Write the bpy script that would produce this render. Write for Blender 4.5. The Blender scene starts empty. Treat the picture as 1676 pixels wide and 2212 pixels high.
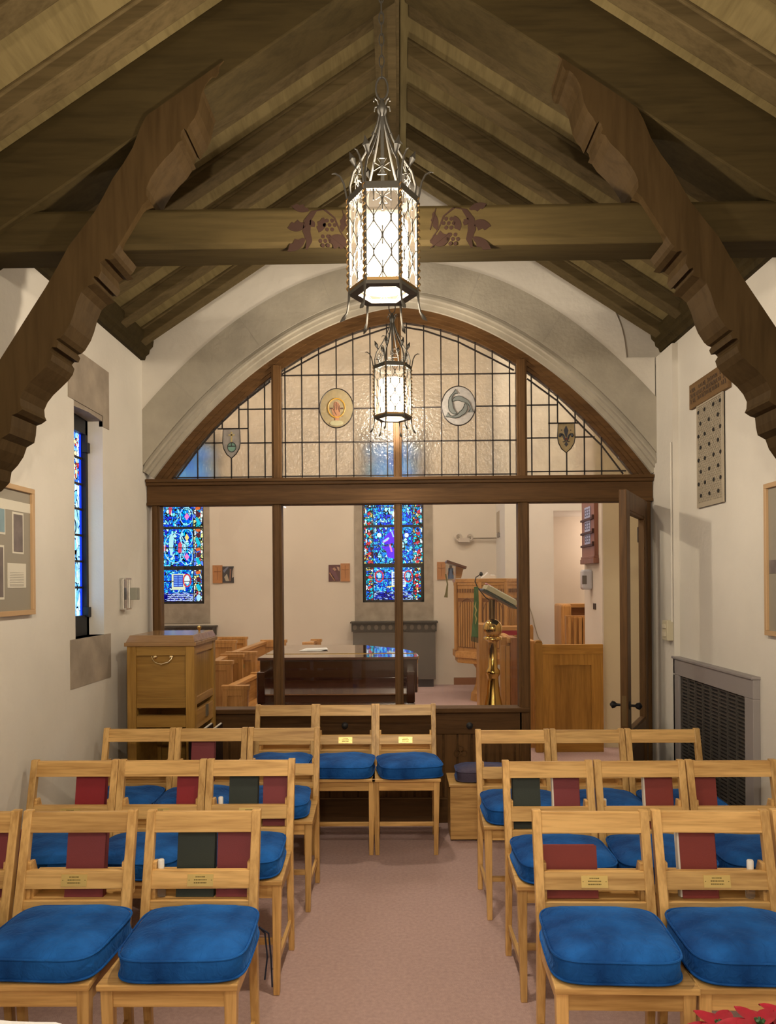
import bpy, math, random
from mathutils import Vector, Matrix
C = bpy.context.collection
S = bpy.context.scene
PI = math.pi; KL = 2.12; KL2 = .365
rad = math.radians
# ---------------------------------------------------------------- camera
F = 1650.0; PY = 1262.0; PX = 838.0
YAW = rad(0.85); ROLL = rad(0.45); EYE = Vector((0, 0, 1.57))
fwd = Vector((-math.sin(YAW), math.cos(YAW), 0))
r0 = Vector((math.cos(YAW), math.sin(YAW), 0)); u0 = Vector((0, 0, 1))
rc = r0 * math.cos(ROLL) - u0 * math.sin(ROLL)
uc = r0 * math.sin(ROLL) + u0 * math.cos(ROLL)
def at(x, y, Y):
    d = fwd + rc * ((x - PX) / F) + uc * ((PY - y) / F)
    return EYE + d * (Y / d.y)
def onx(x, y, X):                      # the point of a side wall plane seen there
    d = fwd + rc * ((x - PX) / F) + uc * ((PY - y) / F)
    return EYE + d * (X / d.x)
cd = bpy.data.cameras.new('camera'); cam = bpy.data.objects.new('camera', cd); C.objects.link(cam)
m = Matrix((rc, uc, -fwd)).transposed().to_4x4(); m.translation = EYE
cam.matrix_world = m
cd.sensor_fit = 'VERTICAL'; cd.sensor_height = 36.0; cd.sensor_width = 36.0 * 1676 / 2212
cd.lens = F / 2212 * 36.0; cd.shift_y = (PY - 1106) / 2212.0
cd.clip_start = 0.02; S.camera = cam
S.view_settings.view_transform = 'Standard'; S.view_settings.look = 'None'
S.view_settings.gamma = 1.0; S.view_settings.exposure = 0.0
try: S.view_settings.use_curve_mapping = False
except Exception: pass
S.render.engine = 'CYCLES'
S.cycles.max_bounces = 7; S.cycles.diffuse_bounces = 3; S.cycles.glossy_bounces = 3; S.cycles.transmission_bounces = 4; S.cycles.transparent_max_bounces = 16
S.cycles.use_denoising = True; S.cycles.use_adaptive_sampling = True; S.cycles.adaptive_threshold = .06; S.cycles.use_light_tree = True; S.cycles.sample_clamp_indirect = 6
# ---------------------------------------------------------------- mesh builder
WL = {}
class MB:
    def __init__(s): s.v = []; s.f = []
    def add(s, vs, fs):
        b = len(s.v); s.v += [Vector(v) for v in vs]; s.f += [tuple(b + i for i in f) for f in fs]; return s
    def hexa(s, p):       # 0-3 bottom ring, 4-7 top ring
        return s.add(p, [(3, 2, 1, 0), (4, 5, 6, 7), (0, 1, 5, 4), (1, 2, 6, 5), (2, 3, 7, 6), (3, 0, 4, 7)])
    def box(s, x0, x1, y0, y1, z0, z1):
        return s.hexa([(x0, y0, z0), (x1, y0, z0), (x1, y1, z0), (x0, y1, z0), (x0, y0, z1), (x1, y0, z1), (x1, y1, z1), (x0, y1, z1)])
    def obox(s, c, ax, ay, az):        # centre and three half axes
        c, ax, ay, az = map(Vector, (c, ax, ay, az))
        return s.hexa([c - ax - ay - az, c + ax - ay - az, c + ax + ay - az, c - ax + ay - az,
                       c - ax - ay + az, c + ax - ay + az, c + ax + ay + az, c - ax + ay + az])
    def bar(s, a, b, w, d, up=(0, 1, 0)):  # rectangular bar between two points, w across, d along 'up'
        a, b = Vector(a), Vector(b); t = (b - a).normalized(); up = Vector(up)
        sd = t.cross(up).normalized(); u = sd.cross(t).normalized()
        return s.obox((a + b) / 2, sd * w / 2, u * d / 2, (b - a) / 2)
    def prism(s, poly, off):           # polygon of 3D points extruded by off
        n = len(poly); off = Vector(off); p = [Vector(q) for q in poly]
        return s.add(p + [q + off for q in p], [tuple(range(n - 1, -1, -1)), tuple(range(n, 2 * n))] + [(i, (i + 1) % n, n + (i + 1) % n, n + i) for i in range(n)])
    def strip(s, A, B, off):           # solid between polylines A and B, extruded by off
        off = Vector(off)
        for i in range(len(A) - 1):
            q = [Vector(A[i]), Vector(A[i + 1]), Vector(B[i + 1]), Vector(B[i])]
            s.add(q + [p + off for p in q], [(0, 1, 2, 3), (7, 6, 5, 4), (0, 4, 5, 1), (2, 6, 7, 3)] + ([(0, 3, 7, 4)] if i == 0 else []) + ([(1, 5, 6, 2)] if i == len(A) - 2 else []))
        return s
    def tube(s, pts, r, n=6, closed=False, caps=True):
        pts = [Vector(p) for p in pts]; N = len(pts); rr = r if isinstance(r, (list, tuple)) else [r] * N
        b = len(s.v); prev = None
        for i, p in enumerate(pts):
            if closed: t = pts[(i + 1) % N] - pts[i - 1]
            else: t = pts[min(i + 1, N - 1)] - pts[max(i - 1, 0)]
            if t.length < 1e-9: t = Vector((0, 0, 1))
            t.normalize()
            if prev is None:
                a = Vector((0, 0, 1)) if abs(t.z) < .9 else Vector((1, 0, 0))
                u = t.cross(a).normalized()
            else:
                u = prev - t * prev.dot(t); u.normalize()
            prev = u; w = t.cross(u)
            for k in range(n):
                a = 2 * PI * k / n; s.v.append(p + (u * math.cos(a) + w * math.sin(a)) * rr[i])
        M = N if closed else N - 1
        for i in range(M):
            j = (i + 1) % N
            for k in range(n):
                s.f.append((b + i * n + k, b + i * n + (k + 1) % n, b + j * n + (k + 1) % n, b + j * n + k))
        if caps and not closed:
            s.f.append(tuple(b + k for k in range(n - 1, -1, -1))); s.f.append(tuple(b + (N - 1) * n + k for k in range(n)))
        return s
    def lathe(s, prof, c=(0, 0, 0), n=24, sx=1, sy=1):
        b = len(s.v); c = Vector(c)
        for r, z in prof:
            for k in range(n):
                a = 2 * PI * k / n; s.v.append(c + Vector((r * math.cos(a) * sx, r * math.sin(a) * sy, z)))
        for i in range(len(prof) - 1):
            for k in range(n):
                s.f.append((b + i * n + k, b + i * n + (k + 1) % n, b + (i + 1) * n + (k + 1) % n, b + (i + 1) * n + k))
        s.f.append(tuple(b + k for k in range(n - 1, -1, -1))); s.f.append(tuple(b + (len(prof) - 1) * n + k for k in range(n)))
        return s
    def ell(s, c, ax, ay, off, n=28):  # flat elliptic disc with thickness
        c, ax, ay = Vector(c), Vector(ax), Vector(ay)
        return s.prism([c + ax * math.cos(2 * PI * k / n) + ay * math.sin(2 * PI * k / n) for k in range(n)], off)
    def build(s, name, mat, parent=None, smooth=False, bevel=0, label=None, kind=None):
        o0 = WL.get(parent.name, Vector()) if parent else Vector()
        me = bpy.data.meshes.new(name); me.from_pydata([v - o0 for v in s.v], [], s.f); me.validate(); me.update()
        import bmesh
        bm = bmesh.new(); bm.from_mesh(me); bmesh.ops.recalc_face_normals(bm, faces=bm.faces); bm.to_mesh(me); bm.free()
        if smooth:
            for p in me.polygons: p.use_smooth = True
        me.materials.append(mat)
        o = bpy.data.objects.new(name, me); C.objects.link(o)
        if parent: o.parent = parent
        WL[o.name] = o0
        if bevel:
            b = o.modifiers.new('bevel', 'BEVEL'); b.width = bevel; b.segments = 2; b.limit_method = 'ANGLE'; b.harden_normals = False
        if smooth and hasattr(me, 'set_sharp_from_angle'): me.set_sharp_from_angle(angle=rad(50))
        if label: o['label'] = label
        if kind: o['kind'] = kind
        return o
def tag(o, label, cat, group=None, kind=None):
    o['label'] = label; o['category'] = cat
    if group: o['group'] = group
    if kind: o['kind'] = kind
    return o
def thing(name, label, cat, loc=(0, 0, 0), group=None, kind=None):
    o = bpy.data.objects.new(name, None); C.objects.link(o); o.location = loc; o.empty_display_size = .1
    WL[o.name] = Vector(loc); return tag(o, label, cat, group, kind)
def copy_tree(o, parent=None):
    c = o.copy(); C.objects.link(c)
    if parent: c.parent = parent
    for ch in list(o.children): copy_tree(ch, c)
    return c
# ---------------------------------------------------------------- materials
def newmat(name):
    m = bpy.data.materials.new(name); m.use_nodes = True; nt = m.node_tree
    return m, nt, nt.nodes, nt.links, nt.nodes['Principled BSDF']
def setp(p, **k):
    for a, b in k.items():
        a = a.replace('_', ' ')
        if a in p.inputs: p.inputs[a].default_value = b
def rgba(c): return (c[0], c[1], c[2], 1)
def plain(name, col, rough=.5, metal=0, var=0, scale=8, bump=0, bscale=None, **k):
    m, nt, N, L, p = newmat(name)
    setp(p, Roughness=rough, Metallic=metal, **k); p.inputs['Base Color'].default_value = rgba(col)
    if var or bump:
        tc = N.new('ShaderNodeTexCoord'); nz = N.new('ShaderNodeTexNoise'); nz.inputs['Scale'].default_value = scale; nz.inputs['Detail'].default_value = 5
        L.new(tc.outputs['Object'], nz.inputs['Vector'])
        if var:
            r = N.new('ShaderNodeValToRGB'); r.color_ramp.elements[0].position = .3; r.color_ramp.elements[1].position = .7
            r.color_ramp.elements[0].color = rgba([c * (1 - var) for c in col]); r.color_ramp.elements[1].color = rgba([min(1, c * (1 + var)) for c in col])
            L.new(nz.outputs['Fac'], r.inputs['Fac']); L.new(r.outputs['Color'], p.inputs['Base Color'])
        if bump:
            n2 = N.new('ShaderNodeTexNoise'); n2.inputs['Scale'].default_value = bscale or scale * 4; n2.inputs['Detail'].default_value = 4
            L.new(tc.outputs['Object'], n2.inputs['Vector'])
            b = N.new('ShaderNodeBump'); b.inputs['Strength'].default_value = bump; b.inputs['Distance'].default_value = .01
            L.new(n2.outputs['Fac'], b.inputs['Height']); L.new(b.outputs['Normal'], p.inputs['Normal'])
    return m
def wood(name, c1, c2, axis='X', rough=.4, scale=1.0, streak=14):
    m, nt, N, L, p = newmat(name); setp(p, Roughness=rough); p.inputs['Specular IOR Level'].default_value = .06 if rough >= .6 else (.18 if rough >= .45 else .35)
    tc = N.new('ShaderNodeTexCoord'); oi = N.new('ShaderNodeObjectInfo'); ad = N.new('ShaderNodeVectorMath'); ad.operation = 'MULTIPLY_ADD'
    mp = N.new('ShaderNodeMapping'); sc = [streak * scale] * 3; sc['XYZ'.index(axis)] = .9 * scale
    mp.inputs['Scale'].default_value = sc
    ad.inputs[1].default_value = (1, 1, 1)
    cmb = N.new('ShaderNodeCombineXYZ'); mu = N.new('ShaderNodeMath'); mu.operation = 'MULTIPLY'; mu.inputs[1].default_value = 7.3
    L.new(oi.outputs['Random'], mu.inputs[0])
    for i in range(3): L.new(mu.outputs[0], cmb.inputs[i])
    L.new(tc.outputs['Object'], ad.inputs[0]); L.new(cmb.outputs[0], ad.inputs[2]); L.new(ad.outputs[0], mp.inputs['Vector'])
    nz = N.new('ShaderNodeTexNoise'); nz.inputs['Scale'].default_value = 1.6; nz.inputs['Detail'].default_value = 6; nz.inputs['Distortion'].default_value = 1.2
    L.new(mp.outputs[0], nz.inputs['Vector'])
    n3 = N.new('ShaderNodeTexNoise'); n3.inputs['Scale'].default_value = 9; n3.inputs['Detail'].default_value = 3
    L.new(mp.outputs[0], n3.inputs['Vector'])
    mx = N.new('ShaderNodeMath'); mx.operation = 'MULTIPLY_ADD'; mx.inputs[1].default_value = .45; 
    L.new(n3.outputs['Fac'], mx.inputs[0]); L.new(nz.outputs['Fac'], mx.inputs[2])
    r = N.new('ShaderNodeValToRGB'); r.color_ramp.elements[0].position = .45; r.color_ramp.elements[1].position = .85
    r.color_ramp.elements[0].color = rgba(c1); r.color_ramp.elements[1].color = rgba(c2)
    L.new(mx.outputs[0], r.inputs['Fac'])
    hs = N.new('ShaderNodeHueSaturation'); mr = N.new('ShaderNodeMapRange'); mr.inputs['To Min'].default_value = .86; mr.inputs['To Max'].default_value = 1.12
    L.new(oi.outputs['Random'], mr.inputs['Value']); L.new(mr.outputs[0], hs.inputs['Value']); L.new(r.outputs['Color'], hs.inputs['Color'])
    L.new(hs.outputs['Color'], p.inputs['Base Color'])
    b = N.new('ShaderNodeBump'); b.inputs['Strength'].default_value = .08; b.inputs['Distance'].default_value = .003
    L.new(mx.outputs[0], b.inputs['Height']); L.new(b.outputs['Normal'], p.inputs['Normal'])
    return m
def emit(name, col, st):
    m, nt, N, L, p = newmat(name); N.remove(p); e = N.new('ShaderNodeEmission'); e.inputs['Color'].default_value = rgba(col); e.inputs['Strength'].default_value = st
    L.new(e.outputs[0], N['Material Output'].inputs['Surface']); return m
def mosaic(name, cols, st, scale, lead=.05, stretch=(1, 1, 1), seed=0):   # backlit leaded glass
    m, nt, N, L, p = newmat(name); N.remove(p)
    tc = N.new('ShaderNodeTexCoord'); mp = N.new('ShaderNodeMapping'); mp.inputs['Scale'].default_value = stretch; mp.inputs['Location'].default_value = (seed, seed, seed)
    L.new(tc.outputs['Object'], mp.inputs['Vector'])
    nz = N.new('ShaderNodeTexNoise'); nz.inputs['Scale'].default_value = scale * .35; L.new(mp.outputs[0], nz.inputs['Vector'])
    ma = N.new('ShaderNodeVectorMath'); ma.operation = 'MULTIPLY_ADD'; ma.inputs[1].default_value = (.07, .07, .07)
    L.new(nz.outputs['Color'], ma.inputs[0]); L.new(mp.outputs[0], ma.inputs[2])
    v = N.new('ShaderNodeTexVoronoi'); v.inputs['Scale'].default_value = scale; L.new(ma.outputs[0], v.inputs['Vector'])
    e = N.new('ShaderNodeTexVoronoi'); e.feature = 'DISTANCE_TO_EDGE'; e.inputs['Scale'].default_value = scale; L.new(ma.outputs[0], e.inputs['Vector'])
    sp = N.new('ShaderNodeSeparateColor'); L.new(v.outputs['Color'], sp.inputs[0])
    r = N.new('ShaderNodeValToRGB'); r.color_ramp.interpolation = 'CONSTANT'
    while len(r.color_ramp.elements) < len(cols): r.color_ramp.elements.new(.5)
    for i, c in enumerate(cols): r.color_ramp.elements[i].position = i / len(cols); r.color_ramp.elements[i].color = rgba(c)
    L.new(sp.outputs[0], r.inputs['Fac'])
    g = N.new('ShaderNodeMath'); g.operation = 'GREATER_THAN'; g.inputs[1].default_value = lead; L.new(e.outputs['Distance'], g.inputs[0])
    n2 = N.new('ShaderNodeTexNoise'); n2.inputs['Scale'].default_value = scale * 1.5; L.new(tc.outputs['Object'], n2.inputs['Vector'])
    mr = N.new('ShaderNodeMapRange'); mr.inputs['From Min'].default_value = .3; mr.inputs['From Max'].default_value = .7; mr.inputs['To Min'].default_value = .5; mr.inputs['To Max'].default_value = 1.4
    L.new(n2.outputs['Fac'], mr.inputs['Value'])
    mu = N.new('ShaderNodeMath'); mu.operation = 'MULTIPLY'; L.new(g.outputs[0], mu.inputs[0]); L.new(mr.outputs[0], mu.inputs[1])
    m2 = N.new('ShaderNodeMath'); m2.operation = 'MULTIPLY'; m2.inputs[1].default_value = st; L.new(mu.outputs[0], m2.inputs[0])
    em = N.new('ShaderNodeEmission'); L.new(r.outputs['Color'], em.inputs['Color']); L.new(m2.outputs[0], em.inputs['Strength'])
    L.new(em.outputs[0], N['Material Output'].inputs['Surface']); return m
OAK1, OAK2 = (.38, .20, .058), (.72, .45, .17)
OX = wood('oak_x', OAK1, OAK2, 'X', .35); OZ = wood('oak_z', OAK1, OAK2, 'Z', .35); OY = wood('oak_y', OAK1, OAK2, 'Y', .35)
BX = wood('brown_oak_x', (.058, .028, .009), (.105, .052, .018), 'X', .55); BZ = wood('brown_oak_z', (.065, .032, .011), (.125, .063, .022), 'Z', .5)
CX = wood('cabinet_oak_x', (.22, .11, .020), (.36, .20, .045), 'X', .35); CZ = wood('cabinet_oak_z', (.22, .11, .020), (.36, .20, .045), 'Z', .35)
PXm = wood('pew_oak_x', (.36, .165, .045), (.56, .29, .095), 'X', .35); PZ = wood('pew_oak_z', (.36, .165, .045), (.56, .29, .095), 'Z', .35); PYm = wood('pew_oak_y', (.36, .165, .045), (.56, .29, .095), 'Y', .35)
RB = wood('roof_board', (.115, .088, .038), (.175, .136, .062), 'Y', .8, 1, 8)
RR = wood('rafter_wood', (.065, .047, .021), (.105, .077, .036), 'X', .75, 1, 9)
TX = wood('truss_wood_x', (.028, .020, .008), (.045, .032, .0125), 'X', .7, 1, 10)
TZ = wood('truss_wood_z', (.032, .019, .007), (.049, .030, .012), 'Z', .65, 1, 10)
PLAS = plain('plaster', (.72, .68, .61), .9, var=.05, scale=2.2, bump=.25, bscale=25)
PLW = plain('far_plaster', (.78, .69, .58), .9, var=.03, scale=2)
PLY = plain('cream_plaster', (.66, .56, .36), .9, var=.03, scale=2)
STO = plain('stone', (.38, .345, .28), .85, var=.12, scale=5, bump=.25, bscale=40)
STD = plain('worn_stone', (.36, .30, .235), .85, var=.2, scale=6, bump=.3, bscale=40)
IRON = plain('iron', (.05, .048, .045), .45, .7)
BLK = plain('black_metal', (.012, .012, .014), .5, .3)
GOLD = plain('brass', (.75, .52, .18), .22, 1.0)
PLATE = plain('brass_plate', (.72, .56, .22), .35, .85)
ENGR = plain('engraving', (.22, .16, .04), .6)
CHR = plain('chrome', (.7, .7, .68), .2, 1)
# ================================================================ ROOM SHELL
XL, XR = -1.665, 1.70
YG = 4.95                               # face of the gable wall
XC = 0.02                               # middle of the room
RIDGE, PITCH = 4.25, .657
def roofz(x): return RIDGE - PITCH * abs(x - XC)
def struct(o, label): return tag(o, label, 'structure', kind='structure')
CARP = plain('carpet', (.50, .345, .32), .95, var=.10, scale=60, bump=.5, bscale=260)
b = MB().box(-6, 6, -3, 12.2, -.08, 0); struct(b.build('floor', CARP), 'mauve carpeted floor')
# left wall with the narrow window opening
W0, W1, WZ0, WZ1 = 3.90, 4.28, 1.30, 2.53
b = MB().box(XL - .35, XL, -3, W0, 0, 3.2).box(XL - .35, XL, W1, 5.2, 0, 3.2).box(XL - .35, XL, W0, W1, 0, WZ0).box(XL - .35, XL, W0, W1, WZ1, 3.2)
struct(b.build('wall_left', PLAS), 'cream plaster left wall')
b = MB().box(XR, XR + .3, -3, 5.2, 0, 3.2).box(1.665, XR + .05, 4.66, 5.2, 0, 3.02)
struct(b.build('wall_right', PLAS), 'cream plaster right wall with shallow pier')
b = MB().box(XL - .35, XR + .3, -3.2, -3, 0, 4.6); struct(b.build('wall_back', PLAS), 'cream plaster wall behind the viewer')
# ---- arch curves
def zin(x):
    u = min(1.0, abs(x - XC) / 1.634); return 3.388 - 1.108 * u ** (1.73 + .25 * u)
def zout(x):
    u = abs(x - XC) / 1.635; return 3.66 - .885 * u ** 2.05
ARC = [Vector((XC + 1.634 * s, 0, zin(XC + 1.634 * s))) for s in [(-1 + 2 * i / 72) for i in range(73)]]
def offs(cur, d):
    o = []
    for i, p in enumerate(cur):
        t = cur[min(i + 1, len(cur) - 1)] - cur[max(i - 1, 0)]; t.normalize(); n = Vector((-t.z, 0, t.x))
        o.append(p + n * d)
    return o
def setY(cur, y): return [Vector((p.x, y, p.z)) for p in cur]
def clipx(cur): return [Vector((min(max(p.x, XL), XR - .02), p.y, p.z)) for p in cur]
# plaster gable with the arched opening
xs = [XL + (XR - XL) * i / 80 for i in range(81)]
def plx(x):                                  # lower border of the plaster
    return max(zout(x), 2.3)
A = [Vector((x, YG + .04, plx(x))) for x in xs]; B = [Vector((x, YG + .04, roofz(x) - .005)) for x in xs]
g = MB().strip(A, B, (0, .23, 0))
# proud plaster skin, cut with a curve at its right end (the little niche below the eaves)
xc = sorted([x for x in xs if x < XR - .035] + [1.25, 1.44, 1.455, 1.465, 1.474, 1.476])
def cut(x):
    if x < 1.24: return roofz(x) - .004
    if x > 1.475: return 3.02
    u = (x - 1.24) / .235
    return 3.02 + (roofz(1.24) - .004 - 3.02) * (1 - u ** 2.4) ** .6
A2 = [Vector((x, YG, plx(x))) for x in xc]; B2 = [Vector((x, YG, max(cut(x), plx(x) + .02))) for x in xc]
g.strip(A2, B2, (0, .05, 0))
struct(g.build('wall_front', PLAS), 'cream plaster gable wall above the stone arch')
# stone arch
st = MB()
o_out = [Vector((x, YG - .004, zout(x))) for x in xs]
c7 = clipx(offs(ARC, .085)); c7 = setY(c7, YG - .004)
inner = []
for x in xs:                                # stone face lower edge sampled on the same x
    best = 2.27
    pts = offs(ARC, .085)
    for i in range(len(pts) - 1):
        if pts[i].x <= x <= pts[i + 1].x:
            t = (x - pts[i].x) / (pts[i + 1].x - pts[i].x); best = pts[i].z * (1 - t) + pts[i + 1].z * t; break
    inner.append(Vector((x, YG - .004, max(2.27, min(best, zout(x) - .01)))))
st.strip(inner, o_out, (0, .2, 0))
for d0, d1, y in ((.095, .062, YG + .012), (.064, .05, YG - .002), (.052, .03, YG + .03), (.032, .0, YG + .055)):
    st.strip(clipx(setY(offs(ARC, d1), y)), clipx(setY(offs(ARC, d0), y)), (0, .1, 0))
so = st.build('stone_arch', STO); struct(so, 'broad grey stone arch around the glazed screen'); so.name = 'trim_1'
jt = MB()
for k in (8, 17, 27, 45, 55, 64):
    p = offs(ARC, .09)[k]; q = offs(ARC, .5)[k]
    zo = zout(q.x)
    # stop at the outer arc
    for t in range(1, 60):
        r = p.lerp(q, t / 60)
        if r.z > zout(r.x) - .01 or r.x < XL + .01 or r.x > XR - .06: break
    jt.bar((p.x, YG - .0045, p.z), (r.x, YG - .0045, r.z), .004, .002)
jt.build('joint', plain('joint', (.36, .33, .275), .9), so)
# ---- roof
b = MB()
for sgn in (-1, 1):
    xe = XC + sgn * 1.80
    A = [(XC, -3.1, RIDGE), (xe, -3.1, RIDGE - PITCH * 1.80)]; B_ = [(XC, 5.0, RIDGE), (xe, 5.0, RIDGE - PITCH * 1.80)]
    b.prism([A[0], A[1], B_[1], B_[0]], (0, 0, .08))
struct(b.build('ceiling', RB), 'sloping boarded timber roof')
o = MB().box(XC - .115, XC - .002, -3, 4.95, 4.05, RIDGE).box(XC - .10, XC - .07, -3, 4.95, 4.03, 4.06).box(XC - .055, XC - .016, -3, 4.95, 4.02, 4.06)
tag(o.build('ridge_beam', RR), 'long brown ridge beam under the peak of the roof', 'beam')
def ordn(i): return ['first', 'second', 'third', 'fourth', 'fifth', 'sixth', 'seventh', 'eighth', 'ninth', 'tenth', 'eleventh', 'twelfth'][i]
for sgn, nm in ((-1, 'left'), (1, 'right')):
    i = 0
    for k in range(16):
        y = 4.80 - .345 * k
        if 2.84 < y < 3.2: continue
        m_ = MB(); x0, x1 = XC + sgn * .04, XC + sgn * 1.70; dz = .082
        z0, z1 = roofz(x0), roofz(x1)
        m_.hexa([(x0, y - .05, z0 - dz), (x1, y - .05, z1 - dz), (x1, y + .05, z1 - dz), (x0, y + .05, z0 - dz), (x0, y - .05, z0 + .005), (x1, y - .05, z1 + .005), (x1, y + .05, z1 + .005), (x0, y + .05, z0 + .005)])
        m_.hexa([(x0, y - .060, z0 - .018), (x1, y - .060, z1 - .018), (x1, y + .060, z1 - .018), (x0, y + .060, z0 - .018), (x0, y - .060, z0 + .004), (x1, y - .060, z1 + .004), (x1, y + .060, z1 + .004), (x0, y + .060, z0 + .004)])
        o = m_.build('rafter', RR, bevel=.006)
        if i < 12 and y > 1.2: tag(o, f'plain brown rafter on the {nm} roof slope, {ordn(i)} counted from the arched wall', 'rafter', f'rafters on the {nm} slope')
        else: tag(o, f'brown rafter on the {nm} roof slope above the viewer', 'rafter', f'rafters on the {nm} slope')
        i += 1
for sgn, nm, xw, ye in ((-1, 'left', XL, 4.93), (1, 'right', XR - .0, 4.90)):
    pr = [(0, 3.035), (.028, 3.035), (.036, 3.06), (.055, 3.075), (.06, 3.10), (.08, 3.12), (.085, 3.15), (.085, 3.165), (0, 3.165)]
    o = MB().prism([(xw - sgn * a, -3, z) for a, z in pr], (0, 3 + ye, 0)).build('cornice', TX)
    tag(o, f'moulded wooden cornice along the top of the {nm} wall', 'cornice')
# ---- roof truss
YT = 2.90
tr = thing('roof_truss', 'heavy brown roof truss with painted tie beam and scalloped curved braces', 'roof truss', (0, YT, 2.9))
XM = at(845, 440, YT).x
beam = MB().box(XL - .05, XR + .05, 2.945, 3.10, 2.872, 3.028)
beam.prism([(XL - .05, 2.945, 2.872), (XL - .05, 2.935, 2.892), (XL - .05, 2.935, 3.012), (XL - .05, 2.945, 3.028)], (XR - XL + .1, 0, 0))
beam = beam.build('tie_beam', TX, tr, bevel=.004)
inn = [(1204, 118), (1214, 128), (1216, 143), (1222, 152), (1230, 152), (1237, 158), (1246, 170), (1254, 187), (1258, 205), (1262, 222), (1270, 240), (1282, 255), (1288, 268), (1294, 262), (1299, 268), (1302, 279), (1298, 288), (1307, 292), (1319, 310), (1338, 328), (1357, 350), (1370, 370), (1378, 388), (1379, 405), (1374, 414), (1387, 426), (1450, 526), (1457, 532), (1449, 541), (1463, 544), (1472, 541), (1484, 548), (1481, 568), (1488, 582), (1496, 578), (1501, 584), (1494, 594), (1512, 600), (1526, 612), (1536, 635), (1544, 662), (1552, 682), (1566, 704), (1575, 712), (1583, 714), (1578, 722), (1582, 732), (1592, 731), (1598, 737), (1592, 747), (1596, 760), (1606, 773), (1624, 790), (1643, 807), (1657, 824), (1665, 841), (1664, 857), (1660, 866), (1672, 874), (1684, 878), (1686, 900), (1690, 918), (1708, 928), (1716, 950), (1730, 970), (1745, 985), (1750, 1010), (1770, 1030)]
out = [(1376, 232), (1390, 258), (1407, 300), (1428, 334), (1452, 366), (1472, 402), (1492, 436), (1522, 474), (1552, 511), (1576, 553), (1603, 598), (1640, 653), (1676, 707)]
I3 = [at(x, y, YT) for x, y in inn]; O3 = [at(x, y, YT) for x, y in out]
d = (O3[-1] - O3[-2]).normalized(); k = (XR + .03 - O3[-1].x) / d.x; O3.append(O3[-1] + d * k)
I3.append(Vector((XR + .03, YT, I3[-1].z - .03)))
def quadstrip(mb, I, O, off):           # pair by arc length
    def cum(P):
        s = [0]
        for i in range(len(P) - 1): s.append(s[-1] + (P[i + 1] - P[i]).length)
        return [q / s[-1] for q in s]
    ci, co = cum(I), cum(O)
    def samp(P, c, t):
        for i in range(len(P) - 1):
            if t <= c[i + 1] + 1e-9: return P[i].lerp(P[i + 1], (t - c[i]) / max(1e-9, c[i + 1] - c[i]))
        return P[-1]
    mb.strip(I, [samp(O, co, t) for t in ci], off)
for sgn in (-1, 1):
    f_ = (lambda p: p) if sgn == 1 else (lambda p: Vector((2 * XM - p.x, p.y, p.z)))
    MB().prism([f_(p) for p in I3] + [f_(p) for p in reversed(O3)], (0, .2, 0)).build('curved_brace', TZ, tr)
    m_ = MB(); x0, x1 = XC + sgn * .02, XC + sgn * 1.72; z0, z1 = roofz(x0), roofz(x1); dz = .295
    m_.hexa([(x0, 2.906, z0 - dz), (x1, 2.906, z1 - dz), (x1, 3.12, z1 - dz), (x0, 3.12, z0 - dz), (x0, 2.906, z0 + .005), (x1, 2.906, z1 + .005), (x1, 3.12, z1 + .005), (x0, 3.12, z0 + .005)])
    m_.build('principal_rafter', TX, tr, bevel=.006)
# painted vine on the tie beam
VIN = plain('vine_paint', (.022, .012, .009), .8, Specular_IOR_Level=.05)
m_ = MB(); YV = 2.933
def leaf(cx, cy, L_, w, a, n=10):
    ca, sa = math.cos(rad(a)), math.sin(rad(a)); pts = []
    for i in range(n + 1):
        t = i / n; pts.append((t * L_, w * math.sin(PI * t) ** .8 * (1 + .3 * math.sin(6 * PI * t))))
    for i in range(n, -1, -1):
        t = i / n
        if 0 < i < n: pts.append((t * L_, -w * math.sin(PI * t) ** .8))
    return [at(cx + x * ca - y * sa, cy + x * sa + y * ca, YV) for x, y in pts]
def vine(mirror):
    g_ = (lambda x: x) if not mirror else (lambda x: 1681 - x)
    def lf(x, y, L_, w, a): m_.prism(leaf(g_(x), y, L_, w, a if not mirror else 180 - a), (0, .004, 0))
    dy = -4 if mirror else 0
    lf(668, 455 + dy, 40, 8, 195); lf(662, 485 + dy, 42, 11, 170); lf(660, 515 + dy, 48, 10, 145); lf(700, 470 + dy, 34, 9, 110)
    lf(708, 515 + dy, 46, 15, 15); lf(745, 462 + dy, 40, 7, 100); lf(670, 475 + dy, 18, 6, 60)
    P = [(735, 500), (722, 470), (700, 452), (678, 456), (664, 476), (662, 500), (668, 520), (662, 538)]
    W = [1.6, 2.2, 3.5, 6, 8, 8.5, 6.5, 2]
    m_.strip([at(g_(x), y - w_ * .3 + dy, YV) if 0 else at(g_(x - w_), y + dy, YV) for (x, y), w_ in zip(P, W)], [at(g_(x + w_), y + dy, YV) for (x, y), w_ in zip(P, W)], (0, .004, 0))
    for bx, by in ((712, 486), (703, 520)):
        for k in range(7):
            a = k * PI / 3; rr = 0 if k == 6 else 11
            m_.ell(at(g_(bx) + rr * math.cos(a), by + rr * math.sin(a) + dy, YV), (.0075, 0, 0), (0, 0, .0075), (0, .004, 0), 8)
    for (xa, ya, xb, yb) in ((735, 500, 752, 525), (712, 508, 752, 540), (740, 455, 752, 500)):
        a_, b_ = at(g_(xa), ya + dy, YV), at(g_(xb), yb + dy, YV); m_.bar(a_, b_, .004, .004)
vine(False); vine(True)
m_.build('painted_vine', VIN, beam, label='dark red painted vine leaves and grapes on the tie beam')

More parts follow.
